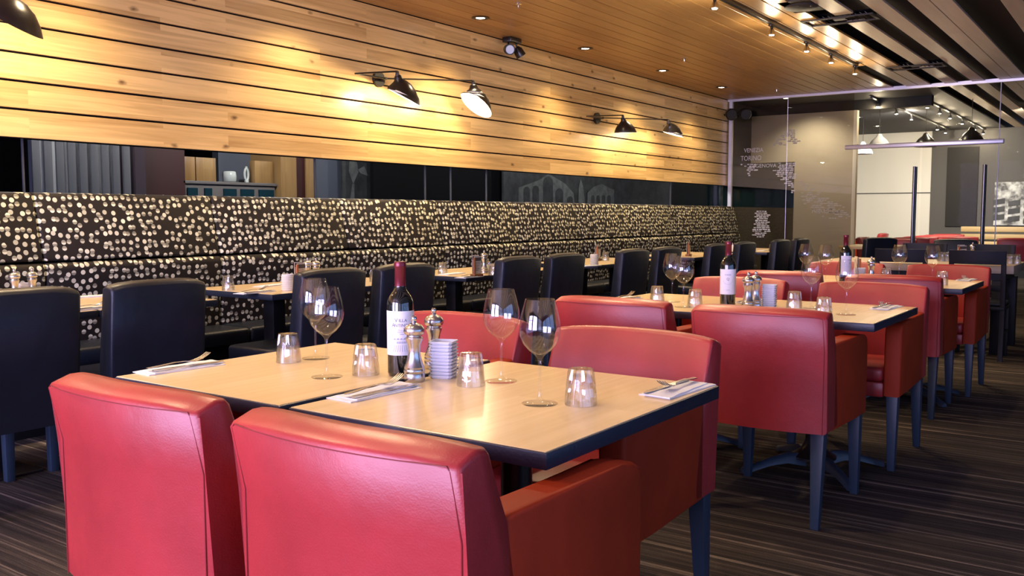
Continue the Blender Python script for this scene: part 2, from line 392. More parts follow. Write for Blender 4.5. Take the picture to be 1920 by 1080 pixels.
# ------------------------------------------------------------------ armchair (faces +X, origin on the floor)
def make_armchair():
    t = thing('armchair', '', 'armchair')
    W = .265; nst = 13
    def bulge(y): return -.036 * (1 - (y / W) ** 2)
    # shell of the back, swept over the width
    bm = new(); rings = []
    for i in range(nst):
        y = -W + 2 * W * i / (nst - 1); b = bulge(y); e = .012 * (abs(y) / W) ** 4
        prof = [(-.300, .362), (-.302, .67), (-.330, .800 - e), (-.322, .810 - e), (-.280, .824 - e), (-.258, .824 - e), (-.247, .812 - e), (-.205, .68), (-.150, .42), (-.150, .362)]
        rings.append([(px + b, y, pz) for px, pz in prof])
    vr = loft(bm, rings)
    caps = [f for f in bm.faces if len(f.verts) == 10]
    bmesh.ops.bevel(bm, geom=list({e for f in caps for e in f.edges}), offset=.009, segments=3, affect='EDGES', profile=.5)
    back = obj('backrest', bm, 'red', t, ang=60)
    # stitched seam round the outer panel
    sm = []
    for i in range(nst):
        y = -(W - .012) + 2 * (W - .012) * i / (nst - 1); sm.append((-.3298 + bulge(y), y, .797))
    for z in (.74, .67, .56, .45, .36): sm.append((-.3338 + (.80 - z) * .215 if z > .671 else -.3060, W - .013, z))
    sm[nst - 1] = (sm[nst - 1][0], W - .020, .796); sm.insert(nst, (-.3325, W - .0135, .789)); sm[0] = (sm[0][0], -(W - .020), .796); sm.insert(0, (-.3325, -(W - .0135), .789))
    left = [(p[0], -p[1], p[2]) for p in sm[nst + 2:]][::-1]
    bm = new(); tube(bm, left + sm, .0013, 5); obj('seam', bm, 'seam', back)
    for s in (-1, 1):
        bm = new()
        pts = [(-.21, .358), (-.21, .692), (.19, .684), (.238, .678), (.262, .665), (.272, .635), (.272, .345), (.1, .352)]
        prism(bm, pts, 1, s * W, s * (W - .075), bev=.012, seg=3); obj('arm', bm, 'red_weave', t, ang=50)
    bm = B(-.135, .262, -.19, .19, .335, .405, bev=.01); obj('seat_rail', bm, 'red', t)
    bm = B(-.15, .268, -.189, .189, .405, .475, bev=.022, seg=4)
    obj('seat_cushion', bm, 'red', t)
    for sx, sy in ((-1, -1), (-1, 1), (1, -1), (1, 1)):
        bm = new(); x = -.262 if sx < 0 else .236
        taper(bm, x, sy * .228, 0, .368, .0155, .026, dx=sx * .012 - (.02 if sx < 0 else 0), dy=sy * .004)
        leg = obj('leg', bm, 'navy_leg', t)
    return t
armchair = Kind(make_armchair)

# black upholstered side chair
def make_side():
    t = thing('dining_chair', '', 'chair')
    W = .228; bm = new(); rings = []
    for i in range(9):
        y = -W + 2 * W * i / 8; e = .016 * (abs(y) / W) ** 4; b = -.010 * (1 - (y / W) ** 2)
        prof = [(-.275, .34), (-.29, .60), (-.318, .868 - e), (-.305, .884 - e), (-.26, .893 - e), (-.235, .880 - e), (-.21, .60), (-.19, .44), (-.19, .34)]
        rings.append([(px + b, y, pz) for px, pz in prof])
    loft(bm, rings); caps = [f for f in bm.faces if len(f.verts) == 9]
    bmesh.ops.bevel(bm, geom=list({e for f in caps for e in f.edges}), offset=.014, segments=3, affect='EDGES', profile=.5)
    obj('backrest', bm, 'black_leather', t, ang=60)
    bm = B(-.205, .30, -.225, .225, .34, .465, bev=.022, seg=4); obj('seat', bm, 'black_leather', t)
    for sx, sy in ((-1, -1), (-1, 1), (1, -1), (1, 1)):
        bm = new(); taper(bm, -.25 if sx < 0 else .272, sy * .198, 0, .36, .018, .0225); obj('leg', bm, 'navy_leg', t)
    return t
side = Kind(make_side)

# dark wooden cross-back chair
def make_wooden():
    t = thing('wooden_chair', '', 'chair')
    for s in (-1, 1):
        bm = new()
        pts = [(-.20, 0), (-.165, .44), (-.205, .88), (-.175, .88), (-.13, .44), (-.165, 0)]
        prism(bm, pts, 1, s * .19 - .018, s * .19 + .018, bev=.004); obj('back_post', bm, 'black_wood', t)
        bm = new(); taper(bm, .19, s * .18, 0, .43, .015, .02); obj('leg', bm, 'black_wood', t)
        bm = B(-.15, .18, s * .185 - .01, s * .185 + .01, .20, .225, bev=.003); obj('stretcher', bm, 'black_wood', t)
    bm = new(); rings = []
    for i in range(9):
        y = -.205 + .41 * i / 8; b = -.03 * (1 - (y / .205) ** 2)
        rings.append([(-.20 + b, y, .775), (-.212 + b, y, .885), (-.187 + b, y, .885), (-.175 + b, y, .775)])
    loft(bm, rings); obj('top_rail', bm, 'black_wood', t, ang=50)
    bm = B(-.17, -.15, -.18, .18, .56, .61, bev=.004); obj('cross_rail', bm, 'black_wood', t)
    bm = B(-.17, .21, -.205, .205, .405, .435, bev=.006); obj('seat_frame', bm, 'black_wood', t)
    bm = B(-.15, .205, -.195, .195, .433, .47, bev=.016, seg=3); obj('seat_pad', bm, 'black_leather', t)
    return t
wooden = Kind(make_wooden)

# ------------------------------------------------------------------ tables
TZ = .74
def make_table(dx, dy, col='navy_leg', thick=.034, cross=True):
    t = thing('dining_table', '', 'table')
    bm = B(-dx / 2, dx / 2, -dy / 2, dy / 2, TZ - thick, TZ - .0015, bev=.003, seg=2); obj('edge_band', bm, 'edge', t)
    bm = B(-dx / 2 + .004, dx / 2 - .004, -dy / 2 + .004, dy / 2 - .004, TZ - .004, TZ, bev=.0007, seg=1); obj('tabletop', bm, 'laminate', t)
    bm = B(-.13, .13, -.13, .13, TZ - thick - .012, TZ - thick, bev=.003); obj('mounting_plate', bm, 'blackmetal', t)
    if cross:
        bm = new(); lathe(bm, [(.038, .075), (.038, TZ - thick - .01)], 20); obj('column', bm, 'blackmetal', t)
        bm = new(); lathe(bm, [(.10, .062), (.10, .072), (.075, .088), (.06, .10), (.045, .125), (.0385, .15)], 24); obj('column_collar', bm, 'blackmetal', t)
        for k in range(4):
            a = PI / 4 + k * PI / 2; bm = new(); c, s = math.cos(a), math.sin(a); rings = []
            for r, z, w, h in ((.05, .055, .030, .03), (.14, .066, .028, .022), (.22, .052, .024, .016), (.29, .030, .021, .014), (.335, .018, .024, .014), (.35, .016, .015, .012)):
                rings.append([(r * c + q * -s, r * s + q * c, z + d) for q, d in ((-w, -h * .9), (w, -h * .9), (w * .8, h * .3), (w * .3, h), (-w * .3, h), (-w * .8, h * .3))])
            loft(bm, rings); obj('foot', bm, 'navy_leg', t, ang=50)
    else:
        bm = B(-.045, .045, -.045, .045, .012, TZ - thick - .01, bev=.004); obj('column', bm, 'black_wood', t)
        bm = B(-.15, .15, -.15, .15, 0, .014, bev=.004); obj('base_plate', bm, 'blackmetal', t)
    return t
diner = Kind(lambda: make_table(.805, .69)); diner2 = Kind(lambda: make_table(.805, .655))
wtable = Kind(lambda: make_table(.64, .72, cross=False))

# ------------------------------------------------------------------ table things
def make_wineglass():
    t = thing('wine_glass', '', 'wine glass')
    bm = new()
    out = [(0, 0), (.040, 0), (.0415, .0012), (.040, .0025), (.018, .0055), (.008, .0095), (.0048, .016), (.0038, .03), (.0036, .07), (.0040, .095), (.0055, .105), (.012, .113),
           (.026, .124), (.038, .138), (.0455, .155), (.0475, .170), (.0462, .188), (.0420, .208), (.0365, .229), (.0335, .240)]
    inn = [(.0325, .240), (.0355, .229), (.0410, .208), (.0452, .188), (.0465, .170), (.0445, .155), (.0370, .139), (.0250, .1255), (.0110, .1155), (0, .1125)]
    lathe(bm, out + inn, 40, close=False)
    tag(t, None); o = obj('wine_glass', bm, 'thin', None, ang=70)
    bpy.data.objects.remove(t); return tag(o, 'wine glass', 'wine glass')
wineglass = Kind(make_wineglass)
def make_tumbler():
    bm = new()
    def mod(i, seg, z, r):
        if r < .02: return 1
        a = (i % 4) / 4.0
        k = 1 - .13 * abs(math.cos(PI * a)) if .045 < z else (1 - .09 * abs(math.cos(PI * a)) if z > .010 else 1)
        return k
    out = [(.0365, 0), (.0372, .004), (.0362, .022), (.0345, .036), (.0335, .040), (.0345, .044), (.0320, .060), (.0302, .076), (.0285, .082), (.0270, .083), (.0, .0815)]
    inn = [(0, .068), (.024, .067), (.0265, .060), (.030, .040), (.0328, .015), (.0345, 0)]
    rings = [(r, z) for r, z in out]
    lathe(bm, rings[:-1] + [(0.0, .0805)], 40, mod=mod, close=False)
    lathe(bm, inn, 40, close=False)
    # join the rim
    bm.verts.ensure_lookup_table()
    a = [v for v in bm.verts if abs(v.co.z) < 1e-6]
    a.sort(key=lambda v: (round(v.co.xy.length, 3) > .0355, math.atan2(v.co.y, v.co.x)))
    h = len(a) // 2; ii = a[:h]; oo = a[h:]
    for i in range(h): bm.faces.new((ii[i], ii[(i + 1) % h], oo[(i + 1) % h], oo[i]))
    o = obj('tumbler', bm, 'glass', None, ang=25); return tag(o, 'tumbler', 'glass')
tumbler = Kind(make_tumbler)
def make_mill():
    t = thing('pepper_mill', '', 'mill')
    bm = new(); lathe(bm, [(.0, 0), (.0265, 0), (.0275, .003), (.0275, .020), (.0262, .022), (.0275, .025), (.0275, .030), (.026, .033), (.0268, .037), (.0225, .046), (.0175, .062), (.0160, .078), (.0175, .096), (.0225, .108), (.0225, .114), (.0205, .116), (0, .116)], 40, close=False); obj('body', bm, 'steel', t)
    bm = new(); lathe(bm, [(0, .116), (.0195, .1165), (.0195, .120), (.025, .123), (.0275, .130), (.0265, .138), (.0205, .146), (.0125, .150), (.007, .152), (.006, .155), (0, .155)], 40, close=False); obj('head', bm, 'steel', t)
    bm = new(); lathe(bm, [(0, .155), (.0048, .155), (.0075, .159), (.0078, .164), (.0055, .169), (0, .171)], 20, close=False); obj('knob', bm, 'chrome', t)
    return t
mill = Kind(make_mill)
def text_mesh(s, size, sx=1.0):
    cu = bpy.data.curves.new('t', 'FONT'); cu.body = s; cu.size = size; cu.align_x = 'CENTER'; cu.align_y = 'CENTER'; cu.resolution_u = 3
    o = bpy.data.objects.new('t', cu); COL.objects.link(o); bpy.context.view_layer.update()
    me = bpy.data.meshes.new_from_object(o.evaluated_get(bpy.context.evaluated_depsgraph_get()))
    bpy.data.objects.remove(o); bpy.data.curves.remove(cu)
    bm = new(); bm.from_mesh(me); bpy.data.meshes.remove(me)
    for v in bm.verts: v.co.x *= sx
    return bm
def merge(dst, src, f):
    mp = {v: dst.verts.new(f(v.co)) for v in src.verts}
    for fc in src.faces:
        try: dst.faces.new([mp[v] for v in fc.verts])
        except ValueError: pass
    src.free()
def make_bottle(second=False):
    t = thing('wine_bottle', '', 'bottle')
    bm = new(); lathe(bm, [(0, .004), (.030, 0), (.034, .003), (.0355, .010), (.0358, .190), (.0345, .202), (.029, .214), (.0215, .224), (.0165, .232), (.0145, .242), (.0140, .300), (0, .301)], 44, close=False)
    obj('bottle_body', bm, 'bottle', t, ang=60)
    bm = new(); lathe(bm, [(.0148, .238), (.0146, .290), (.0162, .2915), (.0165, .2935), (.0162, .302), (.0150, .3055), (0, .306)], 32, close=False); obj('capsule', bm, 'foil', t, ang=50)
    R_ = .0364; z0, z1 = .058, .176
    bm = new(); n = 28
    def cyl(x, z, r=R_): a = -PI / 2 + x / R_; return (r * math.cos(a), r * math.sin(a), z)
    w = R_ * 1.62
    loft(bm, [[cyl(-w + 2 * w * i / n, z0, R_ - .0004), cyl(-w + 2 * w * i / n, z0), cyl(-w + 2 * w * i / n, z1), cyl(-w + 2 * w * i / n, z1, R_ - .0004)] for i in range(n + 1)])
    lab = obj('paper_label', bm, 'paper', t)
    def put(bm, s, size, z, sx=1, dx=0): merge(bm, text_mesh(s, size, sx), lambda c: cyl(c.x + dx, z + c.y, R_ + .0003))
    bm = new()
    if second: put(bm, 'Q', .016, .130)
    else: put(bm, 'V', .0145, .1515, 1, -.0155); put(bm, 'ILLA', .0115, .151, 1.05, .0025); put(bm, 'A', .0145, .1385, 1, -.0235); put(bm, 'NTINORI', .0112, .138, 1.05, .0035)
    obj('lettering', bm, 'ink', lab, fin=False)
    bm = new()
    if not second: put(bm, 'Toscana', .0062, .125)
    rr = random.Random(3)
    # little engraving: a villa with a row of arches among hills and vineyard rows
    def quad(x0, y0, x1, y1, x2, y2, x3, y3):
        bm.faces.new([bm.verts.new(cyl(a, b, R_ + .0003)) for a, b in ((x0, y0), (x1, y1), (x2, y2), (x3, y3))])
    def strokes(xa, xb, z, h, gap):
        x = xa
        while x < xb:
            w_ = rr.uniform(.6, 1.6) * gap; quad(x, z, x + w_, z, x + w_, z + h * rr.uniform(.6, 1), x, z + h); x += w_ + gap * .5
    if second:
        strokes(-.014, .014, .148, .005, .0016); strokes(-.008, .008, .078, .0025, .001)
        for k in range(24):
            a0 = PI + PI * k / 24; a1 = PI + PI * (k + 1) / 24
            quad(.022 * math.cos(a0), .125 + .020 * math.sin(a0), .022 * math.cos(a1), .125 + .020 * math.sin(a1), .0212 * math.cos(a1), .125 + .0192 * math.sin(a1), .0212 * math.cos(a0), .125 + .0192 * math.sin(a0))
    else: strokes(-.013, .013, .1195, .0016, .0009); strokes(-.005, .005, .1135, .0028, .0013)
    for i in range(0 if second else 7):
        x = -.014 + i * .0045; quad(x, .090, x + .003, .090, x + .003, .0955, x, .0955)
    if not second: quad(-.018, .0965, .018, .0965, .014, .0995, -.014, .0995)
    for k in range(0 if second else 9):
        x = -.026 + k * .0065; quad(x, .068, x + .0012, .068, x * .72 + .001, .086, x * .72, .086)
    for k in range(0 if second else 6):
        x = -.024 + k * .009; h = .003 + .003 * rr.random()
        quad(x, .100, x + .008, .100, x + .006, .100 + h, x + .002, .100 + h * .8)
    quad(-.030, .0635, .030, .0635, .030, .0638, -.030, .0638); quad(-.030, .171, .030, .171, .030, .1713, -.030, .1713)
    obj('engraving', bm, 'ink2', lab, fin=False)
    return t
bottle = Kind(make_bottle); bottle2 = Kind(lambda: make_bottle(True))
def make_dish():
    bm = new(); a = .0325
    def sq(h, z): 
        c = .006; return [(-h + c, -h, z), (h - c, -h, z), (h, -h + c, z), (h, h - c, z), (h - c, h, z), (-h + c, h, z), (-h, h - c, z), (-h, -h + c, z)]
    loft(bm, [sq(a - .0045, 0), sq(a - .0025, .0052), sq(a, .0058), sq(a, .0088), sq(a - .003, .0088), sq(a - .005, .0018)])
    return tag(obj('square_dish', bm, 'dish', None, ang=30), 'dish', 'dish')
dish = Kind(make_dish)
def make_napkin():
    bm = new()
    nx, ny = 14, 7; L_, W_ = .235, .085
    # folded paper napkin: two slightly skewed layers, soft edges
    for lay, (z, sk, w) in enumerate(((.0000, 0, 1), (.0032, .012, .86))):
        top = [[None] * (ny + 1) for _ in range(nx + 1)]; bot = [[None] * (ny + 1) for _ in range(nx + 1)]
        for i in range(nx + 1):
            for j in range(ny + 1):
                u = i / nx - .5; v = j / ny - .5
                x = u * L_ * (1 - .03 * lay) + sk; y = v * W_ * w + .010 * lay * u * 2
                wv = .0006 * math.sin(i * 1.3 + lay) + .0004 * math.cos(j * 2.1)
                e = .0022 if (.08 < i / nx < .92) else .0012
                top[i][j] = bm.verts.new((x, y, z + e + .0012 + wv)); bot[i][j] = bm.verts.new((x, y, z + .0001))
        for i in range(nx):
            for j in range(ny):
                bm.faces.new((top[i][j], top[i + 1][j], top[i + 1][j + 1], top[i][j + 1])); bm.faces.new((bot[i][j + 1], bot[i + 1][j + 1], bot[i + 1][j], bot[i][j]))
        for i in range(nx):
            for j in (0, ny): bm.faces.new((top[i][j], bot[i][j], bot[i + 1][j], top[i + 1][j]))
        for j in range(ny):
            for i in (0, nx): bm.faces.new((top[i][j], top[i][j + 1], bot[i][j + 1], bot[i][j]))
    return tag(obj('napkin', bm, 'napkin', None, ang=60), 'napkin', 'napkin')
napkin = Kind(make_napkin)
def make_fork():
    bm = new(); st = [(-.095, .0045, .0015), (-.09, .0075, .0015), (-.06, .0062, .003), (-.01, .0032, .007), (.025, .003, .006), (.035, .008, .004), (.046, .0118, .003), (.055, .0122, .004)]
    loft(bm, [[(x, -w, z), (x, w, z), (x, w, z + .0018), (x, -w, z + .0018)] for x, w, z in st])
    for k in range(4):
        y = -.0098 + k * .00655
        loft(bm, [[(x, y - w, z), (x, y + w, z), (x, y + w, z + .0016), (x, y - w, z + .0016)] for x, w, z in ((.0545, .0022, .004), (.075, .0017, .009), (.092, .0015, .0165), (.102, .0008, .0225))])
    return tag(obj('fork', bm, 'steel', None, ang=50), 'fork', 'fork')
fork = Kind(make_fork)
def make_knife():
    bm = new(); st = [(-.11, .006, .0), (-.105, .0078, .0), (-.06, .0068, 0), (-.012, .0055, 0), (.0, .0085, .001), (.05, .0095, .001), (.085, .0085, .001), (.105, .004, .001), (.112, .0012, .001)]
    loft(bm, [[(x, -w, z), (x, w * .8, z), (x, w * .8, z + (.0042 if x < 0 else .0014)), (x, -w, z + (.0042 if x < 0 else .001))] for x, w, z in st])
    return tag(obj('knife', bm, 'steel', None, ang=50), 'knife', 'knife')
knife = Kind(make_knife)
def make_menu():
    t = thing('menu_holder', '', 'menu holder')
    bm = B(-.045, .045, -.022, .022, 0, .022, bev=.003); obj('holder_base', bm, 'base_wood', t)
    for k, (y, x, h, c) in enumerate(((.008, -.004, .150, 'menu_l'), (-.004, .006, .142, 'menu_l'))):
        bm = B(x - .035, x + .035, y - .0012, y + .0012, .015, h); cd_ = obj('menu_card', bm, c, t)
        bm = new()
        box(bm, x - .034, x + .034, y - .0018, y - .0013, h - .03, h - .006)
        for i in range(7): box(bm, x - .026, x - .026 + rnd.uniform(.03, .05), y - .0018, y - .0013, .045 + i * .011, .048 + i * .011)
        obj('print', bm, 'menu_d', cd_)
    bm = B(-.042, -.03, -.0165, -.006, .015, .135); obj('card_stack', bm, 'menu_r', t)
    return t
menu = Kind(make_menu)
def make_cup():
    bm = new(); pr = [(0, 0), (.033, 0)]
    for i in range(8): pr += [(.034, .004 + i * .0105), (.0375, .007 + i * .0105), (.0375, .011 + i * .0105), (.0345, .0125 + i * .0105)]
    pr += [(.034, .094), (.031, .094), (.029, .01), (0, .01)]
    lathe(bm, pr, 32, close=False); return tag(obj('plastic_pot', bm, 'cup', None, ang=40), 'pot', 'pot')
cup = Kind(make_cup)
def make_shaker():
    t = thing('salt_shaker', '', 'shaker')
    bm = new(); lathe(bm, [(0, 0), (.020, 0), (.0215, .004), (.018, .060), (.017, .068), (0, .068)], 24, close=False); obj('shaker_body', bm, 'salt', t)
    bm = new(); lathe(bm, [(0, .068), (.0185, .068), (.0185, .080), (.014, .088), (0, .091)], 24, close=False); obj('lid', bm, 'chrome', t)
    return t
shaker = Kind(make_shaker)
# ================================================================== THE SETTING
CZ = 2.84; WY = 5.2; GX = 12.92
struct('floor', B(-3.7, 24, -4.7, 9.8, -.1, 0), 'carpet')
# left wall: black backing, oak planks with open joints, lower wall behind the banquette
wl = struct('wall_left', B(-3.7, GX, WY + .018, WY + .12, 1.60, CZ + .1), 'void')
bm = new(); ph = (CZ - 1.60) / 8
for k in range(8): box(bm, -3.7, GX, WY - .004, WY + .018, 1.60 + k * ph + (.0065 if k else 0), 1.60 + (k + 1) * ph - .0065, bev=.0015, seg=1)
struct('planks', bm, 'plank', parent=wl)
struct('lower_wall', B(-3.7, GX, WY + .03, WY + .12, 0, 1.27), 'void', parent=wl)
w1 = struct('window_1', B(-3.7, GX, WY + .06, WY + .066, 1.27, 1.60), 'strip')
bm = new()
for u in (43, 590, 797, 845, 912, 1258):
    p = aty(u, 300, WY + .06); box(bm, p.x - .004, p.x + .004, WY + .055, WY + .07, 1.27, 1.60)
box(bm, -3.7, GX, WY + .04, WY + .085, 1.255, 1.272)
struct('window_frame', bm, 'frame_grey', parent=w1)
# post at the end of the plank wall
tp = struct('trim_1', B(GX - .02, GX + .03, WY - .07, WY - .02, 0, CZ), 'silver')

# ceiling: close boards on the left, spaced boards in a daylit-coloured copy over a dark void on the right
cl = struct('ceiling', B(-3.7, 23.5, -4.7, 9.8, CZ + .14, CZ + .2), 'darkceil')
bm = new(); y = WY - .002
PB = .1535; kb = int((y - 2.452) / PB) + 1
for k in range(kb):
    ya = 2.452 + k * PB; yb = min(ya + PB, WY - .002)
    box(bm, -3.7, 10.84 if k == 2 else GX - .03, ya + .0045, yb - .0045, CZ, CZ + .02, bev=.002, seg=1)
struct('close_boards', bm, 'ceil', parent=cl)
bm = new(); box(bm, -3.7, GX, 2.47, WY, CZ + .021, CZ + .03); struct('board_backing', bm, 'void', parent=cl)
gaps = [(2.295, 2.145), (1.98, 1.835), (1.675, 1.535), (1.53, 1.385), (1.08, .935), (.925, .78), (.47, .32), (.315, .165), (-.145, -.30), (-.45, -.60), (-.605, -.76), (-1.07, -1.22), (-1.37, -1.52), (-1.83, -1.98), (-2.3, -2.45), (-2.6, -2.75), (-3.2, -3.35), (-3.8, -3.95)]
bm = new()
for a, b in gaps:
    for x0, x1 in ((-3.7, 8.0), (8.36, 11.1), (11.36, GX - .03)) if b > 2 else (((-3.7, GX - .03),)):
        box(bm, x0, x1, b, a, CZ, CZ + .02, bev=.002, seg=1)
struct('spaced_boards', bm, 'ceil_daylit', parent=cl)
bm = new()
for a, b in gaps[:12]: box(bm, GX + .02, 21.9, b, a, CZ, CZ + .02)
struct('far_boards', bm, 'ceil_daylit', parent=cl)
struct('far_soffit', B(GX + .02, 21.9, 2.45, 9.0, CZ, CZ + .02), 'far_ceiling', parent=cl)
for k, v in enumerate(((GX - .03, GX + .03, -4.6, WY, CZ - .03, CZ + .015),)):
    struct('trim_2', B(*v), 'silver')

# walls out of sight behind the camera, with the street windows that let the daylight in
wb = new()
for z0, z1 in ((0, .35), (2.7, CZ + .1)): box(wb, -3.8, -3.7, -4.7, WY + .1, z0, z1)
for y0, y1 in ((-4.7, -4.2), (-1.0, -.8), (2.1, 2.3), (5.0, 5.3)): box(wb, -3.8, -3.7, y0, y1, .35, 2.7)
struct('wall_behind', wb, 'wallpaint')
wr = new(); box(wr, -3.7, 23.5, -4.8, -4.7, 0, .5); box(wr, -3.7, 23.5, -4.8, -4.7, 2.6, CZ + .1); box(wr, 5.2, 23.5, -4.8, -4.7, .5, 2.6)
for x0 in (-3.7, -1.0, 2.0): box(wr, x0, x0 + .3, -4.8, -4.7, .5, 2.6)
struct('wall_right', wr, 'wallpaint')
n = 3
for y0, y1 in ((-4.2, -1.0), (-.8, 2.1), (2.3, 5.0)):
    w = struct('window_%d' % n, B(-3.76, -3.755, y0, y1, .35, 2.7), 'clear'); n += 1
    bm = new()
    for k in range(1, 3): yy = y0 + (y1 - y0) * k / 3; box(bm, -3.78, -3.73, yy - .03, yy + .03, .35, 2.7)
    box(bm, -3.78, -3.73, y0, y1, 2.1, 2.15); struct('window_frame', bm, 'frame_grey', parent=w)
for x0, x1 in ((-3.4, -1.0), (-.7, 2.0), (2.3, 5.2)):
    w = struct('window_%d' % n, B(x0, x1, -4.76, -4.755, .5, 2.6), 'clear'); n += 1
    struct('window_frame', B((x0 + x1) / 2 - .03, (x0 + x1) / 2 + .03, -4.78, -4.73, .5, 2.6), 'frame_grey', parent=w)
struct('wall_left_near', B(-3.8, -3.7, 5.1, 9.8, 0, CZ + .1), 'void')

# ------------------------------------------------------------------ room seen through the strip above the banquette
struct('wall_left_room', B(-3.7, 23.5, 9.6, 9.7, 0, CZ + .1), 'void')
def ax(u, y, v=330): return aty(u, v, y).x
def px_wall(name, u0, u1, y, z0, z1, m, t=.05, parent=None):
    return struct(name, B(ax(u0, y), ax(u1, y), y, y + t, z0, z1), m, parent=parent)
px_wall('wall_plaster', 60, 258, 7.95, 0, 2.5, 'pale')
t = thing('slat_screen', 'tall screen of upright grey slats seen through the strip at far left', 'screen', (ax(62, 7.7), 7.7, 0))
x0 = ax(62, 7.7); x1 = ax(252, 7.7)
for k in range(9):
    a = x0 + (x1 - x0) * k / 9; w = (x1 - x0) / 9
    obj('slat', B(a - x0, a - x0 + w * .66, 0, .025, 0, 2.5, bev=.004), 'slat', t)
obj('screen_rail', B(0, x1 - x0, .025, .06, 0, .1), 'slat', t)
px_wall('wall_brick', 254, 273, 7.7, 0, 2.6, 'brick', .3)
px_wall('wall_maroon', 273, 347, 7.8, 0, 2.6, 'maroon', .1)
# cabinet with upper boxes, shelf and glass doors
cy = 7.8
X = lambda u: ax(u, cy); zt = aty(431, 341, cy).z
t = thing('display_cabinet', 'taupe cabinet with glass doors and honey wood boxes behind the strip', 'cabinet', (X(347), cy, 0))
o = X(347)
obj('cabinet_body', B(0, X(517) - o, .02, .35, 0, zt - .035), 'cabgrey', t)
obj('cabinet_top', B(-.02, X(520) - o, 0, .37, zt - .03, zt, bev=.004), 'cabgrey', t)
for u0, u1 in ((352, 371), (384, 398), (420, 444), (452, 477), (486, 514)):
    d = obj('door', B(X(u0) - o, X(u1) - o, .004, .02, .9, zt - .07, bev=.003), 'teal', t)
for u0, u1, m in ((347, 371, 0), (373, 410, 0), (483, 516, 0)):
    obj('wood_box', B(X(u0) - o, X(u1) - o, .04, .13, zt, zt + .235, bev=.003), 'cabinet_wood', t)
px_wall('wall_panel', 527, 556, 7.75, 0, 2.6, 'cabinet_wood', .5)
px_wall('wall_brickwork', 556, 574, 7.8, 0, 2.6, 'maroon', .4)
px_wall('wall_timber', 574, 590, 7.78, 0, 2.6, 'cabinet_wood', .4)
px_wall('wall_shelf_back', 410, 483, 8.25, 0, 2.6, 'bluegrey', .1)
px_wall('wall_blue', 590, 640, 8.0, 0, 2.6, 'bluegrey', .1)
# vases on the cabinet
def make_vase_round():
    bm = new(); lathe(bm, [(0, 0), (.055, 0), (.068, .012), (.072, .06), (.066, .105), (.056, .112), (.05, .108), (.055, .07), (0, .02)], 32, close=False)
    return tag(obj('vase', bm, 'ceramic', None, ang=60), None, 'vase')
v = make_vase_round(); v.location = (ax(430, cy + .09), cy + .09, zt); v['label'] = 'squat round white vase on the cabinet behind the strip'
bm = new(); pts = []
for k in range(24):
    a = 2 * PI * k / 24; pts.append((.024 * math.cos(a), 0, .088 + .062 * math.sin(a)))
tube(bm, pts, [.013] * 24, 10, closed=True); box(bm, -.022, .022, -.016, .016, 0, .03, bev=.008)
lathe(bm, [(0, .145), (.013, .145), (.012, .172), (.008, .172), (0, .165)], 16, close=False)
v = obj('vase', bm, 'ceramic', None, ang=60); tag(v, 'tall slender white vase with an open loop, on the cabinet behind the strip', 'vase'); v.location = (ax(462, cy + .09), cy + .09, zt)
# murals
def mural_panel(name, label, u0, u1, y, shapes):
    xa = ax(u0, y); t = thing(name, label, 'mural', (xa, y, 0))
    obj('mural_panel', B(0, ax(u1, y) - xa, 0, .03, 0, 2.5), 'mural', t)
    for i, (pts, m) in enumerate(shapes):
        bm = new(); prism(bm, [(aty(u, v, y).x - xa, aty(u, v, y).z) for u, v in pts], 1, -.004 - .0015 * i, -.001 - .0015 * i); obj('printed_shape', bm, m, t)
def arch(u, w, top, bot):
    return [(u - w, bot)] + [(u - w * math.cos(PI * k / 8), top + w * 1.2 * (1 - math.sin(PI * k / 8))) for k in range(9)] + [(u + w, bot)]
mural_panel('wall_mural', 'grey photo mural of an arcade of arches and a roof, behind the strip', 944, 1165, 7.6,
    [([(972, 392), (972, 352), (1010, 338), (1028, 326), (1046, 336), (1060, 345), (1075, 362), (1078, 392)], 'mural_l')] +
    [(arch(u, w, t_, 392), 'mural') for u, w, t_ in ((987, 6, 350), (1004, 6, 348), (1027, 9, 331), (1048, 7, 353), (1068, 5, 368))] +
    [([(1083, 392), (1084, 350), (1088, 336), (1092, 350), (1097, 392)], 'mural_l'), ([(1100, 362), (1112, 350), (1128, 345), (1140, 352), (1150, 356), (1150, 392), (1100, 392)], 'mural_l')] +
    [(arch(u, 3, 366, 392), 'mural') for u in (1110, 1120, 1130, 1140)])
mural_panel('wall_picture', 'grey photo mural of an ornate wall lantern, behind the strip', 642, 700, 7.9,
    [([(655, 300), (668, 300), (672, 322), (662, 345), (654, 322)], 'mural_l'), ([(660, 345), (664, 345), (664, 372), (656, 378)], 'mural_l'), ([(670, 318), (682, 312), (690, 330), (676, 326)], 'mural_l')])
px_wall('wall_dark_glass', 700, 944, 7.7, 0, 2.6, 'void', .05)
px_wall('wall_grey', 1165, 1260, 7.6, 0, 2.6, 'mural', .05)
px_wall('wall_teal', 1260, 1372, 7.6, 0, 2.6, 'teal', .05)

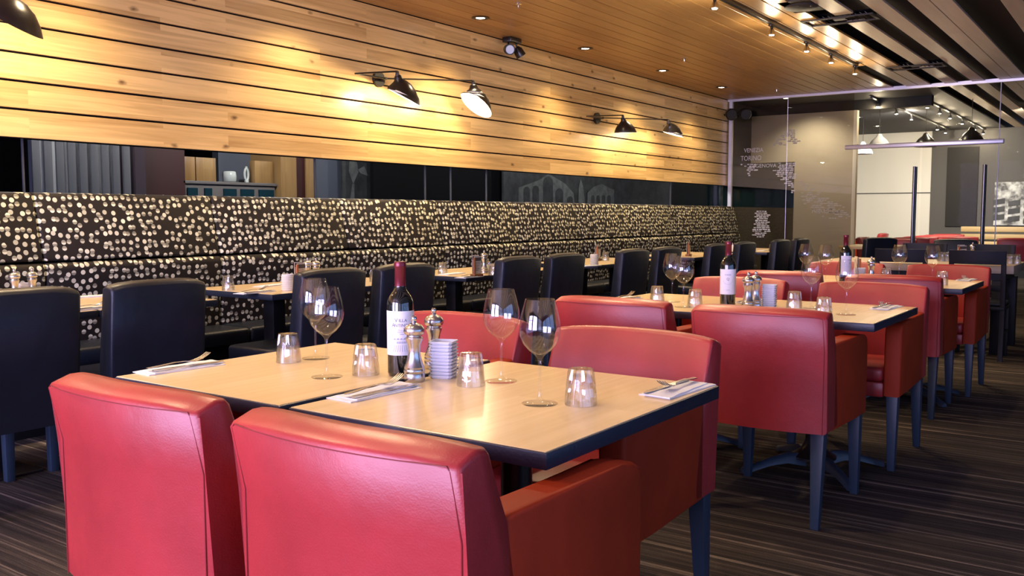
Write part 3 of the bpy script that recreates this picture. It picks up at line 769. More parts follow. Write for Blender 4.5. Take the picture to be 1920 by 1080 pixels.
# ------------------------------------------------------------------ glass partition and the room beyond it
G = GX
jy = [WY - .02, 4.32, 3.42, 2.56, 1.66, .2, -1.4, -3.0, -4.6]
wn = struct('window_%d' % n, B(G, G + .010, 4.325, WY - .02, .02, CZ - .03), 'tinted'); n += 1
wn2 = struct('window_%d' % n, B(G, G + .010, 3.42, 4.315, .02, CZ - .03), 'tinted'); n += 1
struct('window_%d' % n, B(G, G + .010, 1.66, 3.41, 2.115, CZ - .03), 'clear'); n += 1
for a, b in ((1.65, .2), (.19, -1.4), (-1.41, -3.0), (-3.01, -4.6)):
    struct('window_%d' % n, B(G, G + .010, b, a, .02, CZ - .03), 'clear'); n += 1
rail = struct('trim_3', B(G - .03, G + .04, 1.60, 3.52, 2.055, 2.115, bev=.01), 'silver')
for i, (a, b, hy) in enumerate(((3.40, 2.57, 2.62), (2.54, 1.68, 1.80))):
    d = struct('door_%d' % (i + 1), B(G, G + .012, b, a, .01, 2.055), 'clear')
    for s in (-1, 1) if i else (-1, 1):
        bm = new(); tube(bm, [(G + s * .05, hy, .66), (G + s * .05, hy, 1.80)], .018, 12); struct('door_handle', bm, 'darksteel', parent=d)
    bm = new()
    for z in (.9, 1.6): tube(bm, [(G - .05, hy, z), (G + .05, hy, z)], .008, 8)
    struct('handle_bolt', bm, 'darksteel', parent=d)
bm = new(); tube(bm, [(G - .012, 1.655, .02), (G - .012, 1.655, CZ - .03)], .006, 6); struct('trim_4', bm, 'silver')
bm = new(); tube(bm, [(G - .006, 4.32, .02), (G - .006, 4.32, CZ - .03)], .003, 6); struct('trim_5', bm, 'silver')
# etched map of words on the tinted glass
gx = G - .0035
def gword(bm, s, size, u, v, sx=1.0):
    p = atx(u, v, gx); merge(bm, text_mesh(s, size, sx), lambda c: Vector((gx, p.y - c.x, p.z + c.y)))
bm = new(); gword(bm, 'VENEZIA', .085, 1413, 282, .85); gword(bm, 'TORINO', .10, 1408, 297, .8); gword(bm, 'GENOVA', .075, 1436, 311)
e_ = obj('etched_map', bm, 'etch', None, fin=False); tag(e_, 'frosted map of Italian city names etched on the tinted glass wall', 'etched glass lettering')
bm = new(); gword(bm, 'NAPOLI', .085, 1548, 396, 1.3); obj('faint_lettering', bm, 'etch2', e_, fin=False)
rr = random.Random(5)
def cluster(bm, poly, step=(6, 3.4), dens=.8):
    (u0, v0, u1, v1) = (min(p[0] for p in poly), min(p[1] for p in poly), max(p[0] for p in poly), max(p[1] for p in poly))
    def inside(u, v):
        c = False
        for i in range(len(poly)):
            a, b = poly[i], poly[i - 1]
            if (a[1] > v) != (b[1] > v) and u < (b[0] - a[0]) * (v - a[1]) / (b[1] - a[1]) + a[0]: c = not c
        return c
    v = v0
    while v < v1:
        u = u0 + rr.random() * 3
        while u < u1:
            w = rr.uniform(3, 9)
            if inside(u, v) and inside(u + w * .6, v) and rr.random() < dens:
                a = atx(u, v, gx); b = atx(u + w, v + rr.uniform(1.4, 2.4), gx)
                bm.faces.new([bm.verts.new(q) for q in ((gx, a.y, a.z), (gx, b.y, a.z), (gx, b.y, b.z), (gx, a.y, b.z))])
            u += w + 1.2
        v += step[1]
bm = new()
cluster(bm, [(1386, 305), (1420, 304), (1418, 318), (1408, 320), (1408, 330), (1396, 330), (1400, 318), (1388, 316)])
cluster(bm, [(1458, 305), (1490, 302), (1490, 372), (1478, 350), (1455, 330), (1446, 320)], dens=.85)
cluster(bm, [(1412, 392), (1442, 394), (1445, 432), (1430, 445), (1408, 442), (1414, 415)], dens=.95)
obj('small_lettering', bm, 'etch', e_, fin=False)['kind'] = 'stuff'
bm = new()
cluster(bm, [(1450, 258), (1475, 240), (1492, 242), (1500, 268), (1470, 272), (1448, 272)], dens=.7)
cluster(bm, [(1495, 330), (1520, 350), (1545, 365), (1580, 385), (1600, 410), (1545, 408), (1500, 380)], dens=.6)
obj('small_faint_lettering', bm, 'etch2', e_, fin=False)['kind'] = 'stuff'

# far room
wf = struct('wall_left_far', B(G + .05, 17, WY + .05, WY + .15, 1.60, CZ), 'plank_dark')
struct('wall_left_far_lower', B(G + .05, 17, WY + .05, WY + .15, 0, 1.29), 'wallpaint')
struct('window_%d' % n, B(G + .05, 17, WY + .12, WY + .14, 1.29, 1.60), 'teal'); n += 1  # teal colour stands in for street windows mirrored in the glass
PX = 14.0
yb0 = atx(1490, 300, PX).y; yb1 = atx(1605, 300, PX).y; zb = atx(1500, 303, PX).z; zt2 = atx(1500, 213, PX).z
bm = new(); box(bm, PX, PX + .1, yb0, WY + .05, zb, zt2); box(bm, PX, PX + .1, yb1 - .6, yb0, zb, zt2); box(bm, PX, PX + .1, yb1, yb0, 0, zb)
bm.free(); bm = new(); prism(bm, [(yb1, 0), (yb0, 0), (yb0, zb), (WY + .05, zb), (WY + .05, zt2), (yb1, zt2)], 0, PX, PX + .1)
struct('wall_beige', bm, 'beige')
struct('wall_bulkhead', B(PX - .02, PX + .12, 2.65, WY + .05, zt2, CZ), 'greypanel')
FX = 20.0
def fy(u): return atx(u, 350, FX).y
struct('wall_far_white', B(FX, FX + .1, fy(1745), 6, 0, CZ), 'cream')
struct('wall_far_grey', B(FX - .01, FX + .1, -4.6, fy(1745), 0, CZ), 'greywall')
t = thing('acoustic_panel', 'tall charcoal panel on the grey wall beyond the glass doors', 'panel', (FX - .051, fy(1804), 0))
obj('panel', B(0, .04, fy(1834) - fy(1804), fy(1775) - fy(1804), .94, 2.5, bev=.01), 'greypanel', t)
t = thing('aerial_photo', 'black and white aerial photo of streets on the grey wall at far right', 'picture', (FX - .06, fy(1905), 0))
a0 = fy(1950) - fy(1905); a1 = fy(1866) - fy(1905)
obj('picture_board', B(0, .05, a0, a1, .97, 1.80), 'aerial', t)
bm = new()
for i in range(3):
    for j in range(3):
        y0 = a0 + .05 + j * .26; z0 = 1.03 + i * .15 + j * .03
        prism(bm, [(y0, z0), (y0 + .2, z0 - .03), (y0 + .2, z0 + .07), (y0, z0 + .10)], 0, -.012, -.001)
obj('city_block', bm, 'mural', t)
bm = new()
for k, z in enumerate((.62, .76, .90)): box(bm, -.03, .03, -1.2, 0, z - .05, z + .05, bev=.01)
t = thing('bench_planter', 'pale slatted timber bench back against the grey wall beyond the doors', 'bench', (FX - .6, fy(1815), 0))
obj('slatted_back', bm, 'bench_wood', t)
obj('bench_base', B(-.03, .5, -1.2, 0, 0, .45), 'black_wood', t)

# ================================================================== BANQUETTE
t = thing('banquette', 'long banquette with spotted black and cream back and black seat under the plank wall', 'bench', (0, 0, 0))
xs = [-3.4, -.85, .31, 1.48, 2.645, 3.806, 4.972, 6.12, 7.26, 8.41, 9.56, 10.71, 11.86, 12.90]
for a, b in zip(xs, xs[1:]):
    for prof in ([(4.985, .915), (5.075, 1.285), (5.10, 1.295), (5.20, 1.295), (5.20, .915)], [(5.00, .44), (4.965, .88), (4.985, .905), (5.20, .905), (5.20, .44)]):
        bm = new(); prism(bm, prof, 0, a + .003, b - .003)
        fr = [e for e in bm.edges if min(v.co.y for v in e.verts) < 5.12]
        bmesh.ops.bevel(bm, geom=fr, offset=.016, segments=3, affect='EDGES', profile=.5)
        obj('back_panel', bm, 'dots', t, ang=60)
    m_ = (a + b) / 2
    obj('seat_cushion', B(a + .003, b - .003, 4.70, 5.03, .355, .455, bev=.025, seg=4), 'black_leather', t)
obj('plinth', B(xs[0], xs[-1], 4.80, 5.20, 0, .36), 'void', t)

# ================================================================== RED ARMCHAIR GROUPS
T1 = (1.775, None); cyA = (.887 + 1.598) / 2; cyB = (1.602 + 2.257) / 2
GR = 'red armchairs at the square tables'
tx = [1.777, 4.185, 6.262]
tl = ['nearest square maple table, right half of the front pair', 'left half of the front pair of square maple tables']
diner.put((tx[0], cyA - .01, 0), 0, 'nearest maple-topped table, the one with two wine glasses at its right', 'square maple tables')
diner2.put((tx[0], cyB + .005, 0), 0, 'maple-topped table joined to the left of the nearest one, holding the wine bottle', 'square maple tables')
diner.put((tx[1], cyA, 0), 0, 'maple-topped table of the second row, its right half by the aisle', 'square maple tables')
diner2.put((tx[1], cyB + .015, 0), 0, 'maple-topped table of the second row, its left half with the tall wine bottle', 'square maple tables')
diner.put((tx[2], cyA + .01, 0), 0, 'maple-topped table of the third row, its right half by the aisle', 'square maple tables')
diner2.put((tx[2], cyB + .025, 0), 0, 'maple-topped table of the third row, its left half with the dark bottle', 'square maple tables')
A = armchair.put
# (back plane x, y centre, rotation)
A((1.375, 1.095, 0), 0, 'red leather armchair nearest the camera, its pink-lit back in the bottom middle', GR)
A((1.385, 1.735, 0), 0, 'red leather armchair at bottom left, left of the nearest one', GR)
A((2.205, 1.29, 0), PI, 'red leather armchair across the nearest table, facing the camera at its right end', GR)
A((2.26, 1.99, 0), PI, 'red leather armchair behind the wine bottle and steel mills on the nearest tables', GR)
A((3.68, 1.225, 0), 0, 'red leather armchair with its back to the camera at the second row, by the aisle', GR)
A((3.70, 1.875, 0), 0, 'red leather armchair with its back to the camera at the second row, left one', GR)
A((4.63, 1.18, 0), PI, 'red leather armchair facing the camera at the second row, its arm by the aisle', GR)
A((4.63, 1.89, 0), PI, 'red leather armchair facing the camera behind the second row wine bottle', GR)
A((5.93, 1.245, 0), 0, 'red leather armchair with its back to the camera at the third row, by the aisle', GR)
A((5.93, 1.92, 0), 0, 'red leather armchair with its back to the camera at the third row, left one', GR)
A((6.72, 1.18, 0), PI, 'red leather armchair facing the camera at the third row, by the wooden chair', GR)
A((6.72, 1.87, 0), PI, 'red leather armchair facing the camera at the left of the third row', GR)
FG = 'red armchairs in the far room'
fl = 'small red armchair in the row beyond the glass doors'
far = [(1628, 18.6, PI / 2), (1655, 15.0, -PI * .5), (1693, -3.12, 0), (1716, -3.12, .03), (1735, -3.12, -.03), (1754, -3.12, .02), (1769, -3.12, 0), (1785, -3.12, 0), (1808, 16.6, 0), (1905, 16.0, .2)]
fn = ['leftmost red armchair beyond the glass doors, behind a pale table', 'dark red armchair in front of the pale table beyond the doors', 'red armchair beyond the doors, just left of the tall steel handle', 'red armchair beyond the doors, right behind the tall steel handle', 'red armchair beyond the doors, first right of the tall steel handle', 'red armchair beyond the doors, second right of the tall steel handle', 'red armchair beyond the doors, third right of the tall steel handle', 'red armchair beyond the doors, last but one before the timber bench', 'red armchair beyond the doors, beside the pale timber bench', 'red armchair at the far right edge beyond the glass']
for (u, x, r), l in zip(far, fn):
    p = atx(u, 403, x) if x > 0 else aty(u, 403, -x); A((p.x, p.y, 0), r, l, FG)

# ================================================================== BLACK CHAIRS AND TABLES ALONG THE BANQUETTE
BG = 'black chairs along the banquette tables'
CH = [((-60, 155), 3.5), ((222, 391), 3.5), ((567, 690), 3.5), ((715, 820), 3.5), ((938, 1018), 3.5), ((1033, 1100), 3.5), ((1162, 1220), 3.5), ((1222, 1280), 3.5), ((1327, 1370), 3.5), ((1374, 1419), 3.5), ((1446, 1483), 3.5), ((1484, 1518), 3.5)]
cl_ = ['black leather chair at the left edge of the picture', 'black leather chair with its whole back seen, second from the left', 'black leather chair behind the two wine glasses on the left', 'black leather chair behind the nearest wine bottle',
       'black leather chair behind the wine glass on the nearest table, fifth from the left', 'black leather chair above the left red chair of the second row, sixth from the left', 'black leather chair seventh from the left along the banquette', 'black leather chair just left of the second row wine glasses, eighth from the left',
       'black leather chair left of the second wine bottle, ninth from the left', 'black leather chair right of the second wine bottle, tenth from the left', 'black leather chair eleventh from the left, near the glass wall', 'black leather chair twelfth from the left, near the glass wall']
for ((u0, u1), yy), l in zip(CH, cl_):
    xr = aty(u1, 490, yy).x; side.put((xr - .235, yy + .32, 0), PI / 2 + rnd.uniform(-.02, .02), l, BG)
p = at(1612, 446, .885); side.put((p.x + .3, p.y, 0), .9, 'black leather chair turned sideways behind the dark bottle of the third row', BG)
p = at(1660, 470, .885); side.put((11.9, 1.95, 0), .2, 'black leather chair behind the dark wooden chairs near the glass doors', BG)
TG = 'maple tables along the banquette'
BT = [1.99, 2.64, 3.63, 4.28, 5.34, 5.99, 7.18, 7.83, 8.96, 9.61, 10.68, 11.33]
bl = ['banquette table behind the leftmost black chair', 'banquette table between the two leftmost black chairs', 'banquette table with the ribbed white pot and menu, right of the second black chair', 'banquette table half hidden behind the third and fourth black chairs',
      'banquette table with the wooden menu holder, left of the fifth black chair', 'banquette table half hidden behind the fifth and sixth black chairs', 'banquette table with a white pot, right of the sixth black chair', 'banquette table half hidden behind the eighth black chair',
      'banquette table with a tall menu card, behind the second row wine glasses', 'banquette table behind the tenth black chair', 'banquette table left of the eleventh black chair', 'banquette table behind the twelfth black chair, nearest the glass wall']
for x, l in zip(BT, bl): wtable.put((x, 4.27 if x < 8 else 4.17 if x < 10 else 4.03, 0), 0, l, TG)

# ================================================================== DARK WOODEN CHAIRS AND THE COMMUNAL TABLE
WG = 'dark wooden chairs at the communal table'
wooden.put((8.38, 1.17, 0), 0, 'dark wooden chair with a curved top rail at the near corner of the communal table', WG)
wooden.put((8.38, 1.75, 0), 0, 'dark wooden chair behind the third row wine glasses, left of the other wooden chair', WG)
wooden.put((9.72, 1.3, 0), PI, 'dark wooden chair on the far side of the communal table by the aisle', WG)
wooden.put((9.75, 1.9, 0), PI, 'dark wooden chair on the far side of the communal table, left one', WG)
t = thing('communal_table', 'thick-topped weathered communal table with black legs behind the third row', 'table', (9.0, 1.75, 0))
obj('tabletop', B(-.42, .42, -.80, .80, .68, .75, bev=.004), 'laminate_grey', t)
obj('apron', B(-.36, .36, -.72, .72, .62, .68), 'black_wood', t)
for sx in (-1, 1):
    for sy in (-1, 1): obj('leg', B(sx * .34 - .055, sx * .34 + .055, sy * .69 - .055, sy * .69 + .055, 0, .62, bev=.004), 'black_wood', t)
t = thing('dining_table', 'pale table with glasses beyond the doorway, left of the steel handle', 'table', (14.4, 3.62, 0))
t2 = kids(t)
obj('tabletop', B(-.5, .5, -.35, .35, .70, .74, bev=.004), 'laminate', t); obj('column', B(-.05, .05, -.05, .05, 0, .70), 'black_wood', t); obj('base_plate', B(-.25, .25, -.25, .25, 0, .015), 'black_wood', t)
t.location = (13.55, atx(1640, 403, 13.55).y, 0)

# ================================================================== THINGS ON THE TABLES
TT = TZ + .0002
def P(u, v, z=TT): p = at(u, v, z); return (p.x, p.y, z)
WGG = 'stemmed wine glasses'; TUG = 'upturned faceted tumblers'
W = lambda u, v, l, z=TT: wineglass.put(P(u, v, z), rnd.uniform(0, 6), l, WGG)
T = lambda u, v, l, z=TT: tumbler.put(P(u, v, z), rnd.uniform(0, 6), l, TUG)
W(613, 707, 'front wine glass of the left pair on the nearest tables')
W(592, 672, 'rear wine glass of the left pair on the nearest tables')
W(1012, 757, 'wine glass nearest the camera, right of the pair in the middle')
W(940, 715, 'wine glass on the nearest table between the white dishes and the nearest glass')
T(541, 678, 'upturned tumbler furthest left on the nearest tables'); T(686, 702, 'upturned tumbler just left of the nearest wine bottle')
T(883, 722, 'upturned tumbler just right of the stack of white dishes on the nearest table'); T(1089, 758, 'upturned tumbler right of the nearest wine glass, largest in view')
W(1260, 566, 'rear wine glass of the left pair on the second row table'); W(1281, 576, 'front wine glass of the left pair on the second row table')
W(1520, 578, 'left wine glass of the right pair on the second row table'); W(1586, 590, 'rightmost wine glass on the second row table')
T(1232, 568, 'upturned tumbler furthest left on the second row table'); T(1303, 575, 'upturned tumbler left of the second row wine bottle')
T(1489, 580, 'upturned tumbler right of the white dishes on the second row'); T(1544, 594, 'upturned tumbler between the two right wine glasses of the second row')
W(1510, 526, 'leftmost wine glass on the third row table'); W(1547, 530, 'second wine glass from the left on the third row table')
W(1685, 529, 'third row wine glass in front of the left wooden chair'); W(1747, 533, 'third row wine glass furthest right')
T(1496, 532, 'upturned tumbler at the left of the third row table'); T(1661, 527, 'upturned tumbler in front of the left wooden chair, third row'); T(1766, 534, 'upturned tumbler furthest right on the third row table')
B1 = lambda k, u, v, l, r=0: k.put(P(u, v), r, l, None)
pb = P(752, 703); b_ = bottle.put(pb, math.atan2(-pb[0], pb[1]) + .10, 'red wine bottle with ivory lettered label on the nearest tables')
pb = P(1364, 574); bottle2.put(pb, math.atan2(-pb[0], pb[1]), 'red wine bottle with a plain round-crested white label on the second row')
pb = P(1584, 532); bottle2.put(pb, math.atan2(-pb[0], pb[1]) + .8, 'dark wine bottle on the third row table')
MG = 'steel pepper and salt mills'
mill.put(P(777, 714), 0, 'brushed steel mill nearest the camera, right of the wine bottle', MG); mill.put(P(814, 690), 0, 'brushed steel mill behind the stack of white dishes', MG)
mill.put(P(1402, 580), 0, 'left steel mill of the touching pair on the second row', MG); mill.put(P(1416, 577), 0, 'right steel mill of the touching pair on the second row', MG)
mill.put(P(1633, 531), 0, 'steel mill on the third row table', MG)
mill.put(P(577, 535), 0, 'left steel mill behind the third black chair', MG); mill.put(P(593, 535), 0, 'right steel mill behind the third black chair', MG)
mill.put(P(908, 513), 0, 'steel mill beside the wooden menu holder on the banquette table', MG)
mill.put(P(29, 569), 0, 'steel mill at the far left above the leftmost black chair', MG); mill.put(P(62, 566), 0, 'steel mill right of the clear bottle at the far left', MG)
def stack(u, v, n, rz, name):
    p = P(u, v)
    for k in range(n):
        l = ('topmost' if k == n - 1 else 'lowest' if k == 0 else 'one of the middle') + ' white square dish' + ('' if k in (0, n - 1) else 'es') + ' in the stack on the ' + name
        dish.put((p[0] + rnd.uniform(-.0006, .0006), p[1] + rnd.uniform(-.0006, .0006), TT + k * .0089), rz + rnd.uniform(-.03, .03), l, 'stack of square white dishes on the ' + name)
stack(832, 707, 11, math.radians(20), 'nearest table'); stack(1442, 576, 12, math.radians(12), 'second row table'); stack(1612, 528, 10, math.radians(15), 'third row table')
def setting(u, v, rz, where, dx=.0, up=False):
    p = Vector(P(u, v)); z = TT
    napkin.put(p, rz, 'white folded paper napkin ' + where)
    c, s = math.cos(rz), math.sin(rz)
    q = lambda a, b, h: (p.x + a * c - b * s, p.y + a * s + b * c, z + h)
    fork.put(q(-.01, -.004, .0125), rz + .06, 'steel fork on the napkin ' + where)
    knife.put(q(.012, -.026, .0072), rz + .02, 'steel knife on the napkin ' + where)
setting(338, 691, math.radians(-4), 'at the far left corner of the nearest tables')
setting(704, 737, math.radians(-3), 'in front of the nearest wine bottle')
setting(1272, 731, math.radians(176), 'at the right corner of the nearest table')
setting(1662, 577, math.radians(176), 'at the right corner of the second row table')
setting(1170, 561, math.radians(-4), 'at the left end of the second row table')
setting(1812, 525, math.radians(176), 'at the right corner of the third row table')
setting(1410, 566, math.radians(176), 'behind the wine bottle on the second row table')
setting(478, 549, 0.05, 'on the banquette table beside the ribbed pot'); setting(165, 580, 0.05, 'between the two leftmost black chairs')
setting(880, 520, 0.05, 'on the banquette table before the wooden menu holder')
for u, v, w in ((180, 556, 'behind the second black chair'), (508, 536, 'behind the ribbed white pot'), (848, 514, 'left of the wooden menu holder'), (1105, 499, 'left of the white pot by the sixth black chair'), (1175, 489, 'beside the seventh black chair'), (1340, 470, 'by the tall menu card'), (1432, 470, 'at the glass wall end')):
    napkin.put(P(u, v), rnd.uniform(-.2, .2), 'white napkin on the banquette table ' + w)
T(428, 544, 'upturned tumbler right of the second black chair on a banquette table'); T(703, 528, 'upturned tumbler between the third and fourth black chairs')
T(830, 513, 'upturned tumbler right of the fourth black chair'); T(934, 512, 'upturned tumbler left of the fifth black chair'); T(1135, 489, 'upturned tumbler right of the white pot by the sixth black chair')
T(925, 516, 'upturned tumbler before the steel mill beside the wooden menu holder'); T(1447, 471, 'upturned tumbler by the eleventh black chair')
menu.put(P(563, 538), .1, 'menu holder with upright cards behind the ribbed white pot', 'menu holders'); menu.put(P(894, 519), -.1, 'menu holder with wooden base left of the fifth black chair', 'menu holders')
menu.put(P(1121, 489), 0, 'menu holder behind the white pot by the sixth black chair', 'menu holders'); menu.put(P(1291, 480), .1, 'menu holder with tall pale card behind the second row wine glasses', 'menu holders')
menu.put(P(1606, 522), .5, 'menu holder beside the dark bottle on the third row', 'menu holders')
cup.put(P(540, 545), 0, 'ribbed white pot on the banquette table left of the third black chair', 'ribbed white pots'); cup.put(P(1114, 497), 0, 'ribbed white pot right of the sixth black chair', 'ribbed white pots')
cup.put(P(45, 566), 0, 'ribbed white pot above the leftmost black chair', 'ribbed white pots')
shaker.put(P(917, 512), 0, 'salt shaker with steel lid beside the wooden menu holder', 'salt shakers'); shaker.put(P(1374, 470), 0, 'salt shaker near the end of the banquette', 'salt shakers')
# communal table
for u, l in ((1765, 'tumbler behind the rightmost third row wine glass, on the communal table'), (1774, 'tumbler just left of the near wooden chair, on the communal table'), (1845, 'tumbler above the top rail of the near wooden chair'), (1893, 'tumbler at the near corner of the communal table'), (1906, 'tumbler furthest right on the communal table')):
    T(u, 490 if u < 1850 else 495, l, .7502)
menu.put(P(1803, 490, .7502), -.8, 'menu holder on the communal table behind the near wooden chair', 'menu holders'); mill.put(P(1823, 489, .7502), 0, 'steel mill on the communal table behind the near wooden chair', MG)
for u, l in ((1610, 'leftmost tumbler on the pale table beyond the doorway'), (1618, 'middle tumbler on the pale table beyond the doorway'), (1626, 'rightmost tumbler on the pale table beyond the doorway')): T(u, 454, l, TZ + .0002)

# ================================================================== LAMPS
def spot(name, loc, e, ang, blend=.6, col=(1, .78, .52), r=.03, to=None):
    l = bpy.data.lights.new(name, 'SPOT'); l.energy = e; l.spot_size = math.radians(ang); l.spot_blend = blend; l.color = col; l.shadow_soft_size = r
    o = bpy.data.objects.new(name, l); COL.objects.link(o); o.location = loc
    d = Vector(to) - Vector(loc) if to else Vector((0, 0, -1)); o.rotation_euler = d.to_track_quat('-Z', 'Y').to_euler(); return o
def point(name, loc, e, col=(1, .8, .55), r=.03):
    l = bpy.data.lights.new(name, 'POINT'); l.energy = e; l.color = col; l.shadow_soft_size = r
    o = bpy.data.objects.new(name, l); COL.objects.link(o); o.location = loc; return o
def area(name, loc, to, sx, sy, e, col):
    l = bpy.data.lights.new(name, 'AREA'); l.shape = 'RECTANGLE'; l.size = sx; l.size_y = sy; l.energy = e; l.color = col
    o = bpy.data.objects.new(name, l); COL.objects.link(o); o.location = loc
    o.rotation_euler = (Vector(to) - Vector(loc)).to_track_quat('-Z', 'Z').to_euler(); return o

# swing-arm wall lamps with two black shades
def ringof(c, nrm, r, n=28, sq=1.0):
    nrm = nrm.normalized(); a = Vector((0, 0, 1)).cross(nrm)
    if a.length < .05: a = Vector((1, 0, 0)).cross(nrm)
    a.normalize(); b = nrm.cross(a)
    return [c + a * (r * math.cos(2 * PI * k / n)) + b * (r * sq * math.sin(2 * PI * k / n)) for k in range(n)]
def shade(parent, neck, opening, nrm, R_):
    """loft from the neck to a slanted opening; double wall, white inside"""
    neck = Vector(neck); opening = Vector(opening); nrm = Vector(nrm).normalized(); ax0 = (opening - neck).normalized()
    prof = [(0, .13), (.05, .19), (.14, .215), (.22, .27), (.32, .42), (.45, .61), (.62, .78), (.82, .92), (1, 1.0)]
    outer = []; inner = []
    for s, f in prof:
        nn = ax0.lerp(nrm, s ** 1.5); c = neck.lerp(opening, s)
        outer.append(ringof(c, nn, R_ * f)); inner.append(ringof(c + nn * .0 , nn, R_ * f - .003))
    bm = new(); loft(bm, outer + [inner[-1]], cap=(True, False)); sh = obj('shade', bm, 'blackmetal', parent, ang=70)
    bm = new(); loft(bm, inner[2:][::-1], cap=(False, True)); obj('shade_lining', bm, 'white_in', sh, ang=70)
    bm = new(); lathe(bm, [(0, -.03), (.02, -.028), (.03, -.012), (.03, .012), (.015, .03), (0, .032)], 16, c=neck.lerp(opening, .62), close=False); obj('light_bulb', bm, 'lamp_in', sh)
    bm = new(); lathe(bm, [(0, -.02), (.012, -.02), (.016, 0), (.012, .03), (0, .035)], 16, c=neck, close=False); obj('shade_cap', bm, 'blackmetal', sh)
    return neck.lerp(opening, .8)
def wall_lamp(label, mnt, left, n1, o1, d1, n2, o2, d2, R1=.15, R2=.15, e=14):
    t = thing('wall_lamp', label, 'wall lamp', (0, 0, 0))
    m = Vector(mnt); bm = new(); tube(bm, [(m.x, WY - .004, m.z), (m.x, WY - .03, m.z)], .062, 28); obj('wall_mount', bm, 'blackmetal', t)
    up = Vector((0, 0, .03)); a = Vector(n1) + up; b = Vector(n2) + up; l = Vector(left)
    bm = new(); tube(bm, [(m.x, WY - .03, m.z), (m.x, WY - .10, m.z)], .012, 10); tube(bm, [l, Vector((m.x, WY - .09, m.z)), b], .0065, 8)
    tube(bm, [l, l.lerp(a, .5), a], .0065, 8); obj('swing_arm', bm, 'blackmetal', t)
    for q, (nk, op, dd, R_) in enumerate(((n1, o1, d1, R1), (n2, o2, d2, R2))):
        pos = shade(t, nk, op, dd, R_)
        lp = point('lamp_light', pos, e[q] if isinstance(e, tuple) else e, (1, .74, .42), .035)
    return t
y1 = 4.92; y2 = 4.82
def K(u, v, y): return aty(u, v, y)
def nrm_(u, v, away, dx, dy):
    # opening direction: image-plane direction (dx right, dy down) plus a share towards the viewer
    vd = ray(u, v).normalized(); return (RR * dx - UU * dy).normalized() - vd * away
wall_lamp('black two-armed wall lamp with its right shade open and bright, nearer one on the planks', K(707, 149, WY), K(666, 138, 5.0), K(745, 141, y1), K(758, 183, y1), nrm_(758, 183, -.10, -.45, .89), K(887, 158, y2), K(893, 197, y2), nrm_(893, 197, .31, -.6, .8), .145, .158, (26, 20))
wall_lamp('black two-armed wall lamp further along the planks, both shades pointing down', K(1117, 222, WY), K(1100, 218, 5.0), K(1168, 221, y1), K(1173, 249, y1), nrm_(1172, 249, -.16, 0, 1), K(1253, 229, y2), K(1263, 252, y2), nrm_(1262, 253, -.12, -.29, .96), .128, .13, (20, 16))
sh_ = Vector((-3.75, 0, 0)); wl_ = [K(707, 149, WY), K(666, 138, 5.0), K(745, 141, y1), K(758, 183, y1)]
wall_lamp('black lamp shade cut off at the top left corner', wl_[0] + sh_, wl_[1] + sh_, wl_[2] + sh_, wl_[3] + sh_, (-.25, .35, -1), K(4, -22, y2), K(25, 44, y2), nrm_(25, 44, -.10, -.45, .89), .145, .15, (26, 22))

# recessed downlights
def make_down():
    t = thing('downlight', '', 'ceiling light')
    bm = new(); lathe(bm, [(.075, -.001), (.078, -.006), (.050, -.010), (.040, -.006), (.040, .0)], 28, close=False); obj('trim_ring', bm, 'blackmetal', t)
    bm = new(); lathe(bm, [(0, -.005), (.03, -.006), (.038, -.003), (0, -.001)], 24, close=False); obj('lamp_face', bm, 'lamp_on', t)
    return t
down = Kind(make_down)
dn = ['small round downlight nearest the camera above the plank wall', 'second small round downlight above the plank wall', 'third small round downlight, above the further wall lamp', 'small round downlight nearest the glass wall']
for (x, y), l in zip([(6.35, 4.78), (8.10, 4.78), (9.84, 4.77), (11.55, 4.75)], dn):
    down.put((x, y, CZ), 0, l, 'downlights along the plank wall'); spot('downlight_lamp', (x, y, CZ - .03), 80, 125, .9, to=(x, y - .35, 0), col=(1, .74, .44))
for x in (1.1, 2.85, 4.6): spot('downlight_lamp', (x, 4.78, CZ - .03), 80, 125, .9, to=(x, 4.45, 0), col=(1, .74, .44)); down.put((x, 4.78, CZ), 0, 'downlight out of the picture above the plank wall', 'downlights along the plank wall')
for u, x in ((1472, 13.15), (1542, 14.7), (1608, 16.4), (1645, 18.2)):  # built as fittings; many stand for room lights mirrored in the glass
    yy = atx(u, 240, x).y
    down.put((x, yy, CZ), 0, {1472: 'downlight mirrored in the glass wall, upper left', 1542: 'downlight mirrored in the tinted glass, in the middle', 1608: 'downlight mirrored in the glass at the joint of panes', 1645: 'downlight mirrored in the glass, above the door rail', 1575: 'downlight hidden behind the beige wall beyond the glass'}[u], 'downlights mirrored in the glass')

